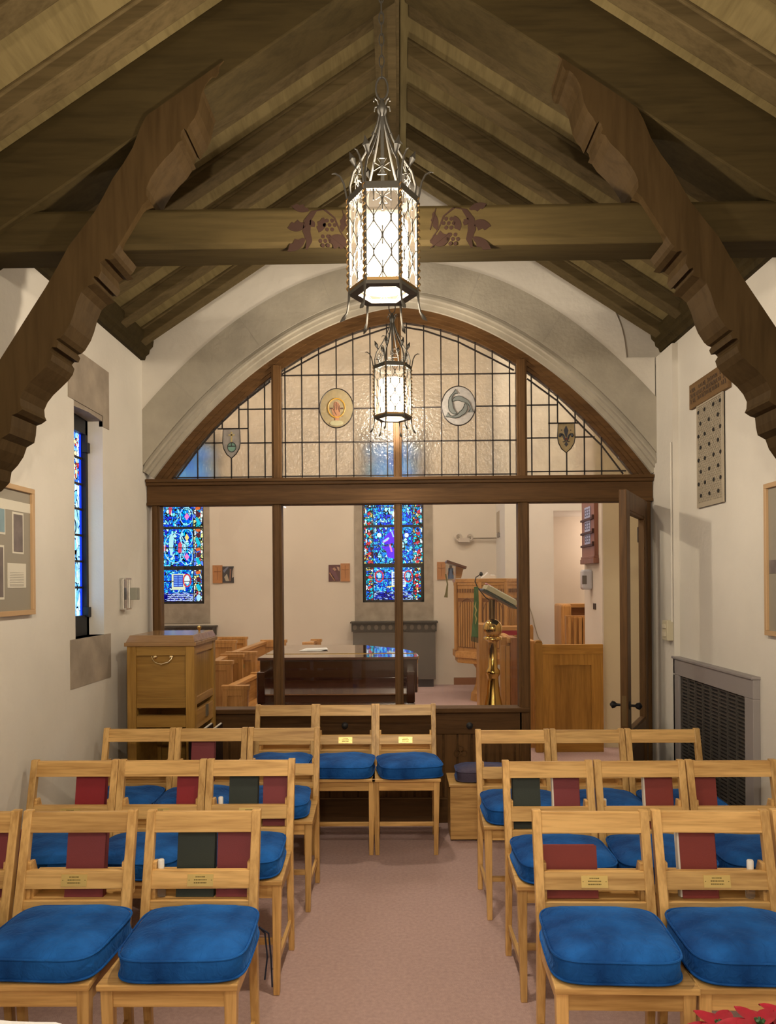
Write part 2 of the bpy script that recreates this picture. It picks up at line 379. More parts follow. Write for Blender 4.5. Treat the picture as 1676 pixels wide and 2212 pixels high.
# ================================================================ GLAZED SCREEN
ZT0, ZT1 = 2.10, 2.272; YS = 5.03
sc = thing('glazed_screen', 'dark oak screen filling the stone arch, clear panes below and leaded glass above', 'screen', (XC, YS, 0))
inner_arc = offs(ARC, -.080)
def z_inner(x):
    for i in range(len(inner_arc) - 1):
        a_, b_ = inner_arc[i], inner_arc[i + 1]
        if a_.x <= x <= b_.x: return a_.z + (b_.z - a_.z) * (x - a_.x) / (b_.x - a_.x)
    return 0
m_ = MB()
for d0, d1, y, dd in ((.004, -.035, YS, .10), (-.033, -.06, YS + .012, .08), (-.058, -.080, YS + .024, .06)):
    m_.strip([p for p in setY(offs(ARC, d1), y)], [p for p in setY(offs(ARC, d0), y)], (0, dd, 0))
m_.build('arch_frame', BX, sc, smooth=False)
m_ = MB().box(XL + .003, 1.662, YS - .01, YS + .10, ZT0 + .015, ZT1 - .04).box(XL + .003, 1.662, YS - .045, YS + .12, ZT1 - .022, ZT1)
m_.box(XL + .003, 1.662, YS - .03, YS + .11, ZT1 - .042, ZT1 - .02).box(XL + .003, 1.662, YS - .02, YS + .09, ZT0, ZT0 + .02)
m_.build('transom', BX, sc, bevel=.004)
def X_(x, y=1262): return at(x, y, YS).x
def mull(x0, x1, z0, z1, name='mullion', w2=.012):
    a_, b_ = X_(x0), X_(x1)
    return MB().box(a_, b_, YS, YS + .085, z0, z1).box(a_ + w2, b_ - w2, YS - .012, YS + .09, z0, z1).build(name, BZ, sc, bevel=.003)
MU = [(589, 609), (852, 870), (1120, 1141)]
mull(329, 346, 0, ZT0, 'jamb'); mull(589, 609, .735, ZT0); mull(852, 870, .735, ZT0); mull(1120, 1144, 0, ZT0); 
mull(1390, 1407, 0, ZT0, 'jamb')
for (x0, x1) in MU: mull(x0, x1, ZT1, max(z_inner(X_(x0)), z_inner(X_(x1))) + .02)
xa, xb = X_(338), X_(1141)
m_ = MB().box(xa, xb, YS - .03, YS + .1, .725, .755).box(xa, xb, YS, YS + .06, .58, .73).box(xa, xb, YS + .02, YS + .06, .0, .58).box(xa, xb, YS - .01, YS + .06, 0, .16)
m_.build('dado_rail', BX, sc, bevel=.004)
m_ = MB(); n = 26
for i in range(n):
    x0 = xa + (xb - xa) * i / n; m_.box(x0 + .006, x0 + (xb - xa) / n - .006, YS + .012, YS + .03, .16, .58)
m_.build('plank_panel', BZ, sc, bevel=.003)
for x in (745, 1014): 
    p = at(x, 1567, YS)
    MB().lathe([(.0, 0), (.02, .002), (.022, .006), (.01, .01), (.008, .02), (.016, .026), (.016, .034), (.0, .038)], (0, 0, 0), 16)
    q = MB().lathe([(.001, 0), (.021, .002), (.022, .006), (.009, .01), (.008, .02), (.016, .026), (.016, .034), (.001, .038)], (0, 0, 0), 16)
    q.v = [Vector((v.x, -v.z, v.y)) + Vector((p.x, YS, p.z)) for v in q.v]; q.build('round_knob', BLK, sc, smooth=True)
p = at(995, 1628, YS); q = MB()
for dx, dz in ((-.022, 0), (.022, 0), (0, .03)): q.tube([(p.x + dx + .02 * math.cos(a), YS + .008, p.z + dz + .02 * math.sin(a)) for a in [2 * PI * i / 14 for i in range(14)]], .004, 5, True)
q.build('carved_trefoil', BZ, sc)
# clear panes
def glassmat(name, tint=(1, 1, 1), gl=.06, rough=.02):
    m, nt, N, L, p = newmat(name); N.remove(p); t = N.new('ShaderNodeBsdfTransparent'); t.inputs[0].default_value = rgba(tint)
    g_ = N.new('ShaderNodeBsdfGlossy'); g_.inputs['Roughness'].default_value = rough; mx = N.new('ShaderNodeMixShader'); mx.inputs[0].default_value = gl
    L.new(t.outputs[0], mx.inputs[1]); L.new(g_.outputs[0], mx.inputs[2]); L.new(mx.outputs[0], N['Material Output'].inputs['Surface']); return m
CLR = glassmat('clear_glass', (.97, .98, .97), .02)
for (x0, x1) in ((346, 589), (609, 852), (870, 1120)):
    MB().box(X_(x0) - .005, X_(x1) + .005, YS + .04, YS + .046, .75, ZT0 + .01).build('clear_pane', CLR, sc, label='clear glass pane of the lower screen')
# textured panes
def frostmat(name, tint, painted=None):
    m, nt, N, L, p = newmat(name); N.remove(p)
    tc = N.new('ShaderNodeTexCoord'); nz = N.new('ShaderNodeTexNoise'); nz.inputs['Scale'].default_value = 55; nz.inputs['Detail'].default_value = 2
    L.new(tc.outputs['Object'], nz.inputs['Vector']); bp = N.new('ShaderNodeBump'); bp.inputs['Strength'].default_value = .7; bp.inputs['Distance'].default_value = .01; L.new(nz.outputs['Fac'], bp.inputs['Height'])
    rf = N.new('ShaderNodeBsdfRefraction'); rf.inputs['IOR'].default_value = 1.12; rf.inputs['Roughness'].default_value = .32; rf.inputs['Color'].default_value = rgba(tint)
    di = N.new('ShaderNodeBsdfTranslucent'); di.inputs['Color'].default_value = rgba([.95 * t for t in tint]); gl = N.new('ShaderNodeBsdfGlossy'); gl.inputs['Roughness'].default_value = .28
    L.new(bp.outputs[0], gl.inputs['Normal'])
    nm = N.new('ShaderNodeTexNoise'); nm.inputs['Scale'].default_value = 9 if not painted else 28; nm.inputs['Detail'].default_value = 4; L.new(tc.outputs['Object'], nm.inputs['Vector'])
    cr = N.new('ShaderNodeValToRGB'); cr.color_ramp.elements[0].position = .3; cr.color_ramp.elements[1].position = .7; kk = .86 if not painted else .6
    cr.color_ramp.elements[0].color = rgba([kk * t for t in tint]); cr.color_ramp.elements[1].color = rgba([min(1, t * 1.06) for t in tint]); L.new(nm.outputs['Fac'], cr.inputs['Fac']); L.new(cr.outputs['Color'], rf.inputs['Color'])
    df = N.new('ShaderNodeBsdfDiffuse'); df.inputs['Color'].default_value = rgba([.75 * t for t in tint])
    m1 = N.new('ShaderNodeMixShader'); m1.inputs[0].default_value = .08 if not painted else .45; L.new(rf.outputs[0], m1.inputs[1]); L.new(di.outputs[0], m1.inputs[2])
    m3 = N.new('ShaderNodeMixShader'); m3.inputs[0].default_value = .03 if not painted else .3; L.new(m1.outputs[0], m3.inputs[1]); L.new(df.outputs[0], m3.inputs[2])
    m2 = N.new('ShaderNodeMixShader'); m2.inputs[0].default_value = .06 if not painted else .02; L.new(m3.outputs[0], m2.inputs[1]); L.new(gl.outputs[0], m2.inputs[2])
    L.new(m2.outputs[0], N['Material Output'].inputs['Surface']); return m
FRO = frostmat('textured_glass', (.74, .70, .60)); PAI = frostmat('painted_glass', (.76, .74, .73), 1); PAY = frostmat('yellow_painted_glass', (.72, .62, .40), 1)
YP = YS + .045
LEAD = plain('lead', (.022, .016, .014), .5, .3)
panels = [(X_(338), X_(590)), (X_(608), X_(853)), (X_(869), X_(1121)), (X_(1140), X_(1400))]
for (a_, b_) in panels:
    L_ = [a_ + (b_ - a_) * i / 30 for i in range(31)]; L_ = [x for x in L_ if z_inner(x) > ZT1 - .01]
    MB().strip([(x, YP, ZT1 - .01) for x in L_], [(x, YP, z_inner(x) + .012) for x in L_], (0, .001, 0))
    # one sheet of glass, single surface
    mb = MB(); n = len(L_); mb.add([(x, YP, ZT1 - .01) for x in L_] + [(x, YP, z_inner(x) + .012) for x in L_], [(i, i + 1, n + i + 1, n + i) for i in range(n - 1)])
    mb.build('leaded_pane', FRO, sc, label='textured cream glass of the upper screen')
lead = MB()
def lv(x, y0, y1, w=.008):
    a_, b_ = at(x, (y0 + y1) / 2, YP), None; zt, zb = at(x, y0, YP).z, at(x, y1, YP).z
    zt = min(zt, z_inner(a_.x)); lead.box(a_.x - w / 2, a_.x + w / 2, YP - .005, YP + .005, zb, zt)
def lh(y, x0, x1, w=.008):
    z = at((x0 + x1) / 2, y, YP).z; lead.box(at(x0, y, YP).x, at(x1, y, YP).x, YP - .005, YP + .005, z - w / 2, z + w / 2)
def ld(P, w=.009):
    for (a_, b_) in zip(P[:-1], P[1:]): lead.bar(at(*a_, YP), at(*b_, YP), w, .01)
for x, y0, y1 in ((427, 960, 1036), (463, 915, 1036), (480, 895, 926), (500, 988, 1036), (516, 860, 926), (536, 820, 1036), (572, 800, 1036),
                  (616, 770, 1036), (652, 745, 1036), (689, 740, 1036), (726, 715, 841), (726, 924, 1036), (763, 705, 1036), (800, 700, 1036), (836, 690, 1036),
                  (879, 690, 1036), (916, 690, 1036), (953, 700, 1036), (990, 710, 835), (990, 920, 1036), (1027, 730, 1036), (1064, 750, 1036), (1101, 770, 1036),
                  (1148, 790, 1036), (1186, 810, 1036), (1204, 840, 914), (1224, 978, 1036), (1242, 870, 914), (1262, 880, 1036), (1299, 920, 1036)): lv(x, y0, y1)
for y, x0, x1 in ((884, 517, 589), (926, 470, 536), (957, 443, 481), (957, 519, 589), (1031, 372, 589), (810, 606, 852), (883, 606, 691), (882, 763, 852), (955, 606, 852), (1028, 606, 852),
                  (808, 869, 1116), (880, 869, 953), (877, 1027, 1116), (952, 869, 1116), (1025, 869, 1116), (875, 1138, 1204), (914, 1184, 1252), (946, 1138, 1204), (944, 1243, 1284), (1018, 1138, 1352)): lh(y, x0, x1)
ld([(375, 1042), (425, 975), (463, 929), (516, 877), (584, 824)]); ld([(606, 810), (690, 764), (763, 733), (838, 708), (852, 706)])
ld([(869, 706), (916, 714), (990, 739), (1064, 776), (1110, 800)]); ld([(1138, 818), (1204, 866), (1262, 926), (1299, 962), (1346, 1024)])
lead.build('lead_came', LEAD, sc, label='thin dark lead strips of the upper glass')
def ring(c, rx, rz, r, name='ring', mat=LEAD, par=None, dy=-.004):
    MB().tube([(c.x + rx * math.cos(a), c.y + dy, c.z + rz * math.sin(a)) for a in [2 * PI * i / 40 for i in range(40)]], r, 6, True).build(name, mat, par)
SC_ = YP / F
# hand medallion
c = at(727, 882, YP); md = MB().ell((c.x, YP - .006, c.z), (.112, 0, 0), (0, 0, .130), (0, .004, 0), 40).build('medallion', PAY, sc, label='oval painted pane with a raised hand')
ring(Vector((c.x, YP, c.z)), .112, .130, .004, 'rim', LEAD, md)
GY = plain('gold_stain', (.36, .19, .02), .5); SK = plain('painted_skin', (.26, .12, .06), .6); SKD = plain('painted_line', (.05, .018, .01), .6); CLD = plain('painted_cloud', (.26, .24, .14), .6)
ring(Vector((c.x, YP, c.z)), .056, .062, .0045, 'halo', GY, md, -.01)
h = MB().prism([at(x, y, YP - .010) for x, y in ((718, 893), (716, 884), (719, 881), (722, 888), (720, 872), (723, 868), (726, 867), (730, 869), (734, 874), (735, 886), (734, 897), (732, 908), (723, 909), (722, 900))], (0, .003, 0))
h.build('hand', SK, md)
h = MB()
for (x0, y0, x1, y1) in ((724, 869, 723, 886), (727, 869, 727, 886), (730, 871, 731, 886), (720, 884, 727, 897), (733, 876, 733, 890), (722, 898, 724, 908)): h.bar(at(x0, y0, YP - .011), at(x1, y1, YP - .011), .003, .002)
h.bar(at(713, 882, YP - .011), at(719, 882, YP - .011), .008, .002).bar(at(735, 882, YP - .011), at(741, 882, YP - .011), .008, .002)
h.build('drawn_line', SKD, md)
MB().ell(at(727, 914, YP - .0105), (.045, 0, 0), (0, 0, .018), (0, .003, 0), 20).build('cloud', CLD, md)
# fish medallion
c = at(990, 877, YP); md = MB().ell((c.x, YP - .006, c.z), (.112, 0, 0), (0, 0, .130), (0, .004, 0), 40).build('medallion', PAI, sc, label='oval painted pane with three interlaced grey fish')
ring(Vector((c.x, YP, c.z)), .112, .130, .004, 'rim', LEAD, md)
FG = plain('fish_grey', (.085, .092, .088), .5); FD = plain('fish_dark', (.03, .035, .033), .5)
for k in range(3):
    a0 = rad(140 - 120 * k); P = []; Wd = []
    cx, cz = at(989, 878, YP).x, at(989, 878, YP).z
    for i in range(14):
        t = i / 13; a = a0 - t * rad(165); r = .048 + .002 * math.sin(PI * t) + max(0, t - .55) * .10
        P.append(Vector((cx + r * math.cos(a), YP - .011 - .002 * k, cz + r * math.sin(a) * 1.05))); Wd.append(.003 + .0125 * math.sin(PI * min(1, t * 1.1) ** .8) * (1 if t < .9 else .6))
    Wd[-1] = .016; Wd[-2] = .005; Wd[0] = .001
    def side(s):
        o = []
        for i, p in enumerate(P):
            t = (P[min(i + 1, 13)] - P[max(i - 1, 0)]).normalized(); o.append(p + Vector((-t.z, 0, t.x)) * Wd[i] * s)
        return o
    MB().strip(side(-1), side(1), (0, .003, 0)).build('fish', FG, md)
    q = MB()
    for s in (-1, 1): q.tube([v + Vector((0, -.001, 0)) for v in side(s)], .0022, 4)
    q.build('fish_outline', FD, md)
# shields
def shield(pc, mat, name, label):
    x, y = pc; P = [(x - 18, y - 30), (x + 18, y - 31), (x + 19, y), (x + 17, y + 12), (x + 10, y + 24), (x, y + 33), (x - 10, y + 25), (x - 17, y + 12), (x - 19, y)]
    o = MB().prism([at(a_, b_, YP - .006) for a_, b_ in P], (0, .004, 0)).build(name, mat, sc, label=label)
    MB().tube([at(a_, b_, YP - .008) for a_, b_ in P], .0035, 5, True).build('rim', LEAD, o); return o
s1 = shield((500, 957), PAI, 'shield_pane', 'shield pane with a gold cross over a green orb')
TAN = plain('painted_tan', (.42, .33, .15), .6); GRN = plain('painted_green', (.16, .30, .24), .6)
MB().bar(at(500, 933, YP - .01), at(500, 955, YP - .01), .010, .003).bar(at(493.5, 940, YP - .01), at(506.5, 939.5, YP - .01), .009, .003).build('cross', TAN, s1)
o = at(500.5, 966, YP - .01); MB().ell(o, (.028, 0, 0), (0, 0, .031), (0, .002, 0), 24).build('orb', GRN, s1)
q = MB().tube([(o.x + .028 * math.cos(a), o.y, o.z + .031 * math.sin(a)) for a in [2 * PI * i / 24 for i in range(24)]], .003, 5, True); q.bar((o.x - .028, o.y - .003, o.z + .006), (o.x + .028, o.y - .003, o.z + .006), .006, .002).bar((o.x, o.y - .003, o.z + .006), (o.x, o.y - .003, o.z + .03), .005, .002)
q.build('orb_band', FD, s1)
s2 = shield((1223, 945), PAY, 'shield_pane', 'yellow shield pane with a dark fleur de lis')
z_ = lambda a_, b_: at(1180 + a_ * .0537, 900 + b_ * .0537, YP - .010)
q = MB().prism([z_(795, 350), z_(840, 450), z_(885, 560), z_(850, 700), z_(810, 830), z_(790, 830), z_(750, 720), z_(705, 560), z_(745, 450)], (0, .003, 0))
q.prism([z_(800, 970), z_(840, 1060), z_(880, 1110), z_(805, 1210), z_(725, 1110), z_(765, 1060)], (0, .003, 0))
for s in (-1, 1):
    X = lambda a_: 797 + s * a_
    q.tube([z_(X(40), 960), z_(X(75), 880), z_(X(110), 760), z_(X(170), 700), z_(X(235), 715), z_(X(245), 770), z_(X(215), 800)], [.004, .006, .006, .006, .010, .011, .008], 6)
    q.tube([z_(X(20), 960), z_(X(70), 1010), z_(X(140), 1015)], .003, 5); q.ell(z_(X(185), 540), (.004, 0, 0), (0, 0, .004), (0, .003, 0), 8)
q.build('fleur_de_lis', plain('painted_blue_black', (.02, .022, .035), .5), s2)
MB().obox(z_(797, 900), (.012, 0, 0), (0, .004, 0), (0, 0, .007)).build('band', plain('painted_maroon', (.10, .02, .015), .5), s2)
# ---- open door
dr = thing('door_1', 'open oak door with long glass pane standing ajar at the right of the screen', 'door', at(1393, 1262, YS) * 1, kind='structure')
hx, hy = at(1392, 1262, 5.0).x, 5.0; fx, fy = at(1346, 1262, 4.32).x, 4.32
hv = Vector((hx, hy, 0)); dv = (Vector((fx, fy, 0)) - hv); DL = dv.length; du = dv / DL; dn = Vector((-du.y, du.x, 0))
dr.location = hv; WL[dr.name] = hv.copy()
def dbar(s0, s1, z0, z1, t0, t1): 
    c = hv + du * (s0 + s1) / 2 + dn * (t0 + t1) / 2 + Vector((0, 0, (z0 + z1) / 2))
    return (c, du * (s1 - s0) / 2, dn * (t1 - t0) / 2, Vector((0, 0, (z1 - z0) / 2)))
TH = .042
lf = MB()
for a_ in ((0, .10, 0.01, 2.095), (DL - .11, DL, .01, 2.095), (.10, DL - .11, 1.985, 2.095), (.10, DL - .11, .01, .24), (.10, DL - .11, .60, .70)): lf.obox(*dbar(a_[0], a_[1], a_[2], a_[3], -TH / 2, TH / 2))
leafo = lf.build('door_frame', BZ, dr, bevel=.004)
MB().obox(*dbar(.09, DL - .1, .23, .62, -.008, .008)).build('door_panel', BZ, dr)
MB().obox(*dbar(.09, DL - .1, .69, 1.99, -.003, .003)).build('door_glass', CLR, dr)
q = MB()
for (a0, a1, z0, z1) in ((.10, .115, .70, 1.985), (DL - .125, DL - .11, .70, 1.985), (.1, DL - .11, .70, .715), (.1, DL - .11, 1.97, 1.985)): q.obox(*dbar(a0, a1, z0, z1, -.016, .016))
q.build('glazing_bead', BZ, dr)
for s in (-1, 1):
    k = MB(); c = hv + du * (DL - .055) + Vector((0, 0, .87))
    k.tube([c + dn * s * TH / 2, c + dn * s * (TH / 2 + .004)], .024, 12); k.tube([c + dn * s * TH / 2, c + dn * s * (TH / 2 + .03), c + dn * s * (TH / 2 + .04), c + dn * s * (TH / 2 + .055), c + dn * s * (TH / 2 + .068)], [.007, .008, .018, .022, .006], 12)
    k.build('door_knob', BLK, dr, smooth=True)
MB().obox(*dbar(DL - .001, DL + .002, .76, .93, -.012, .012)).build('lock_plate', plain('old_brass', (.16, .11, .05), .4, .8), dr)
for z in (1.88, .3): MB().tube([hv + Vector((-.03, -.01, z - .05)), hv + Vector((-.03, -.01, z + .05))], .010, 8).obox((hx - .02, hy + .008, z), (.02, 0, 0), (0, .004, 0), (0, 0, .05)).build('hinge', BLK, dr)
cd_ = hv + du * (DL - .18) + dn * -.02 + Vector((0, 0, .80))
k = MB(); 
for z in (.80, .74): k.obox(hv + du * (DL - .20) - dn * .012 + Vector((0, 0, z)), du * .035, dn * .002, Vector((0, 0, .02)))
k.build('notice_card', plain('dark_card', (.04, .04, .045), .6), dr)
# ================================================================ CHAIRS
LEAN = .25
def ly(z): return -(.81 - z) * LEAN if z > .45 else -.09
def make_chair(plate):
    t = thing('wooden_chair', 'oak chair', 'chair')
    for s in (-1, 1):
        m_ = MB(); x = s * .177; w = .015; d = .016
        ys = [(.0, -.035), (.45, -.09), (.81, 0)]
        lv_ = [(0, -.045, .012, .013), (.44, -.088, w, d), (.47, -.085, w, d), (.812, 0, w, .013)]
        b0 = len(m_.v)
        for z, y, ww, dd in lv_: m_.v += [Vector((x - ww, y - dd, z)), Vector((x + ww, y - dd, z)), Vector((x + ww, y + dd, z)), Vector((x - ww, y + dd, z))]
        for i in range(3):
            for k in range(4): m_.f.append((i * 4 + k, i * 4 + (k + 1) % 4, i * 4 + 4 + (k + 1) % 4, i * 4 + 4 + k))
        m_.f += [(3, 2, 1, 0), (12, 13, 14, 15)]
        m_.build('back_leg', OZ, t, bevel=.003)
        x = s * .176; xb = s * .170
        m_ = MB().hexa([(xb - .012, -.417, 0), (xb + .012, -.417, 0), (xb + .012, -.393, 0), (xb - .012, -.393, 0), (x - .018, -.43, .43), (x + .018, -.43, .43), (x + .018, -.394, .43), (x - .018, -.394, .43)])
        m_.build('front_leg', OZ, t, bevel=.003)
        MB().bar((s * .172, -.40, .125), (s * .174, -.06, .125), .014, .026, (0, 0, 1)).build('side_stretcher', OY, t, bevel=.002)
    MB().box(-.172, .172, -.245, -.231, .113, .139).build('cross_stretcher', OX, t, bevel=.002)
    MB().hexa([(-.200, -.445, .430), (.200, -.445, .430), (.186, -.07, .430), (-.186, -.07, .430), (-.200, -.445, .449), (.200, -.445, .449), (.186, -.07, .449), (-.186, -.07, .449)]).build('seat', OX, t, bevel=.004)
    MB().box(-.165, .165, -.423, -.405, .375, .431).build('front_apron', OX, t, bevel=.002)
    MB().box(-.165, .165, -.088, -.072, .375, .431).build('back_apron', OX, t, bevel=.002)
    for s in (-1, 1): MB().box(s * .176 - .008, s * .176 + .008, -.40, -.09, .375, .431).build('side_apron', OY, t)
    def rail(z0, z1, dy, th, name):
        n = Vector((0, 1, LEAN)).normalized() if 0 else None
        return MB().hexa([(-.164, ly(z0) - th, z0), (.164, ly(z0) - th, z0), (.164, ly(z0) + th, z0), (-.164, ly(z0) + th, z0), (-.164, ly(z1) - th, z1), (.164, ly(z1) - th, z1), (.164, ly(z1) + th, z1), (-.164, ly(z1) + th, z1)]).build(name, OX, t, bevel=.002)
    rail(.742, .806, 0, .010, 'top_rail'); mr = rail(.570, .626, 0, .010, 'middle_rail')
    m_ = MB().box(-.165, .165, -.075, .045, .515, .528).box(-.165, .165, -.08, -.064, .505, .535).box(-.165, .165, .038, .048, .515, .60)
    for s in (-1, 1): m_.hexa([(s * .158 - .006, -.06, .515), (s * .158 + .006, -.06, .515), (s * .158 + .006, .045, .515), (s * .158 - .006, .045, .515), (s * .158 - .006, -.045, .650), (s * .158 + .006, -.045, .650), (s * .158 + .006, -.012, .650), (s * .158 - .006, -.012, .650)])
    m_.build('book_rack', OX, t, bevel=.002)
    if plate:
        z0, z1 = .578, .615; e = .0108
        p_ = MB().hexa([(-.043, ly(z0) - e - .001, z0), (.043, ly(z0) - e - .001, z0), (.043, ly(z0) - e + .002, z0), (-.043, ly(z0) - e + .002, z0), (-.043, ly(z1) - e - .001, z1), (.043, ly(z1) - e - .001, z1), (.043, ly(z1) - e + .002, z1), (-.043, ly(z1) - e + .002, z1)]).build('name_plate', PLATE, t)
        p_['label'] = 'small brass plate with lines of tiny engraving'
        random.seed(4); q = MB()
        for zz, hw in ((.607, .016), (.598, .021), (.589, .021)):
            x = -hw
            while x < hw:
                w = random.uniform(.002, .006); q.box(x, min(hw, x + w), ly(zz) - e - .0016, ly(zz) - e - .0006, zz - .0018, zz + .0018); x += w + .0013
        for x in (-.037, .037): q.box(x - .0013, x + .0013, ly(.597) - e - .0018, ly(.597) - e - .0006, .5957, .5983)
        q.build('engraving', ENGR, p_)
    return t
# cushion ---------------------------------------------------------
def velvet(name, c1, c2):
    m, nt, N, L, p = newmat(name); setp(p, Roughness=.75); p.inputs['Specular IOR Level'].default_value = .15; 
    if 'Sheen Weight' in p.inputs: p.inputs['Sheen Weight'].default_value = .35; p.inputs['Sheen Roughness'].default_value = .35; p.inputs['Sheen Tint'].default_value = (.10, .35, 1, 1)
    tc = N.new('ShaderNodeTexCoord'); nz = N.new('ShaderNodeTexNoise'); nz.inputs['Scale'].default_value = 6; nz.inputs['Detail'].default_value = 6; L.new(tc.outputs['Object'], nz.inputs['Vector'])
    r = N.new('ShaderNodeValToRGB'); r.color_ramp.elements[0].position = .35; r.color_ramp.elements[1].position = .68; r.color_ramp.elements[0].color = rgba(c1); r.color_ramp.elements[1].color = rgba(c2)
    L.new(nz.outputs['Fac'], r.inputs['Fac']); L.new(r.outputs['Color'], p.inputs['Base Color'])
    n2 = N.new('ShaderNodeTexNoise'); n2.inputs['Scale'].default_value = 22; n2.inputs['Distortion'].default_value = 2; L.new(tc.outputs['Object'], n2.inputs['Vector'])
    b = N.new('ShaderNodeBump'); b.inputs['Strength'].default_value = .5; b.inputs['Distance'].default_value = .012; L.new(n2.outputs['Fac'], b.inputs['Height']); L.new(b.outputs[0], p.inputs['Normal'])
    return m
VEL = velvet('blue_velvet', (.003, .042, .19), (.014, .135, .50)); PUR = velvet('grey_purple_cloth', (.06, .05, .085), (.11, .09, .13))
from mathutils import noise as mn
def make_cushion(seed, mat, ties=False, hx=.184, hy=.180, th=.082):
    t = thing('seat_cushion', 'cushion', 'cushion')
    def outline(s, n=64, r=.055):
        o = []
        for k in range(n):
            a = 2 * PI * k / n; e = 2 / 5.2
            ca, sa = math.cos(a), math.sin(a)
            o.append((math.copysign(abs(ca) ** e, ca) * hx * s, math.copysign(abs(sa) ** e, sa) * hy * s))
        return o
    rings = [(.90, 0), (.975, .004), (1.0, .016), (.985, .034), (1.0, .052), (.985, .061), (.96, .066), (.88, .0735), (.74, .080), (.55, .085), (.35, .088), (.15, .089)]
    m_ = MB(); n = 64
    for s, z in rings:
        for (x, y) in outline(s):
            w = mn.noise(Vector((x * 9 + seed * 3.1, y * 9, seed))) * .006
            wr = abs(mn.noise(Vector((x * 30 + seed, y * 12, seed * 2)))) * .004
            zz = z * th / .072
            if z > .06: zz += w * (1 if s < .9 else .4) - wr * (1 if s < .9 else .3)
            else: x += w * .5; y += w * .5
            m_.v.append(Vector((x, y, zz)))
    for i in range(len(rings) - 1):
        for k in range(n): m_.f.append((i * n + k, i * n + (k + 1) % n, (i + 1) * n + (k + 1) % n, (i + 1) * n + k))
    m_.f.append(tuple(range(n - 1, -1, -1))); m_.f.append(tuple((len(rings) - 1) * n + k for k in range(n)))
    m_.build('cushion_body', mat, t, smooth=True)
    for s, z in ((1.0, .0615), (1.0, .010)):
        MB().tube([(x, y, z * th / .072) for x, y in outline(s * 1.005)], .0035, 6, True).build('piping', mat, t, smooth=True)
    if ties:
        for dx in (0, .012):
            MB().tube([(hx - .005, .14, .02), (hx + .012 + dx, .15, -.005), (hx + .02 + dx, .145, -.08), (hx + .012 + dx * 2, .14, -.15 - dx * 2)], .003, 5).build('tie_ribbon', plain('dark_ribbon', (.006, .01, .03), .7), t)
    return t
chA = make_chair(True); chB = make_chair(False); fA = [True]; fB = [True]
rows = {'L1': (2.58, 1755, [(442, 1), (176, 1), (-75, 1)]), 'L2': (3.33, 1637, [(543, 1), (353, 1), (164, 1)]), 'L3': (4.07, 1577, [(614, 0), (458, 0), (303, 0)]), 'L4': (4.84, 1520, [(875, 1), (747, 1), (618, 0)]),
        'R1': (2.56, 1739, [(1273, 1), (1531, 1), (1790, 0)]), 'R2': (3.28, 1641, [(1181, 0), (1379, 0), (1577, 0)]), 'R3': (3.98, 1572, [(1106, 0), (1267, 0), (1429, 0)])}
rn = {'L1': 'nearest row left of the aisle', 'L2': 'second row left of the aisle', 'L3': 'third row left of the aisle', 'L4': 'rear row set against the oak screen',
      'R1': 'nearest row right of the aisle', 'R2': 'second row right of the aisle', 'R3': 'third row right of the aisle'}
sn = {'L': ['at the aisle end', 'in the middle', 'at the wall end'], 'R': ['at the aisle end', 'in the middle', 'at the wall end']}
CH = {}; protoC = {}; k = 0
cvar = [make_cushion(1, VEL), make_cushion(2, VEL), make_cushion(5, VEL)]; cused = [False] * 3
tied = make_cushion(7, VEL, True)
random.seed(11)
for r in ('L1', 'R1', 'L2', 'R2', 'L3', 'R3', 'L4'):
    Y, py, cs = rows[r]
    for i, (cx, pl) in enumerate(cs):
        if pl:
            o = chA if fA[0] else copy_tree(chA); fA[0] = False
        else:
            o = chB if fB[0] else copy_tree(chB); fB[0] = False
        X = at(cx, py, Y).x
        rz = {'R1': rad(-1.0), 'L1': rad(.4)}.get(r, 0)
        o.location = (X, Y, 0); o.rotation_euler = (0, 0, rz)
        pos = sn[r[0]][i]
        if r == 'L4': pos = ['at its right end', 'in the middle', 'at its left end, half hidden'][i]
        tag(o, f'oak ladder-back chair, {rn[r]}, {pos}', 'chair', 'oak chairs in rows'); CH[r, i] = (X, Y)
        if r == 'L1' and i == 0: c_ = tied
        else:
            c_ = cvar[k % 3] if not cused[k % 3] else copy_tree(cvar[k % 3]); cused[k % 3] = True
        off = {('L1', 0): (.030, .005, 1.5), ('L1', 1): (.034, .012, -3), ('R1', 0): (-.016, .012, -2.5), ('R1', 1): (-.018, .006, -2), ('L4', 0): (.018, -.02, 8), ('L4', 1): (.0, -.01, -3), ('L3', 0): (-.02, .0, 4)}.get((r, i), (random.uniform(-.008, .008), 0, random.uniform(-4, 4)))
        c_.location = (X + off[0], Y - .275 + off[1], .449); c_.rotation_euler = (0, 0, rad(off[2]))
        tag(c_, f'blue velvet cushion, {rn[r]}, {pos}', 'cushion', 'blue chair cushions'); k += 1
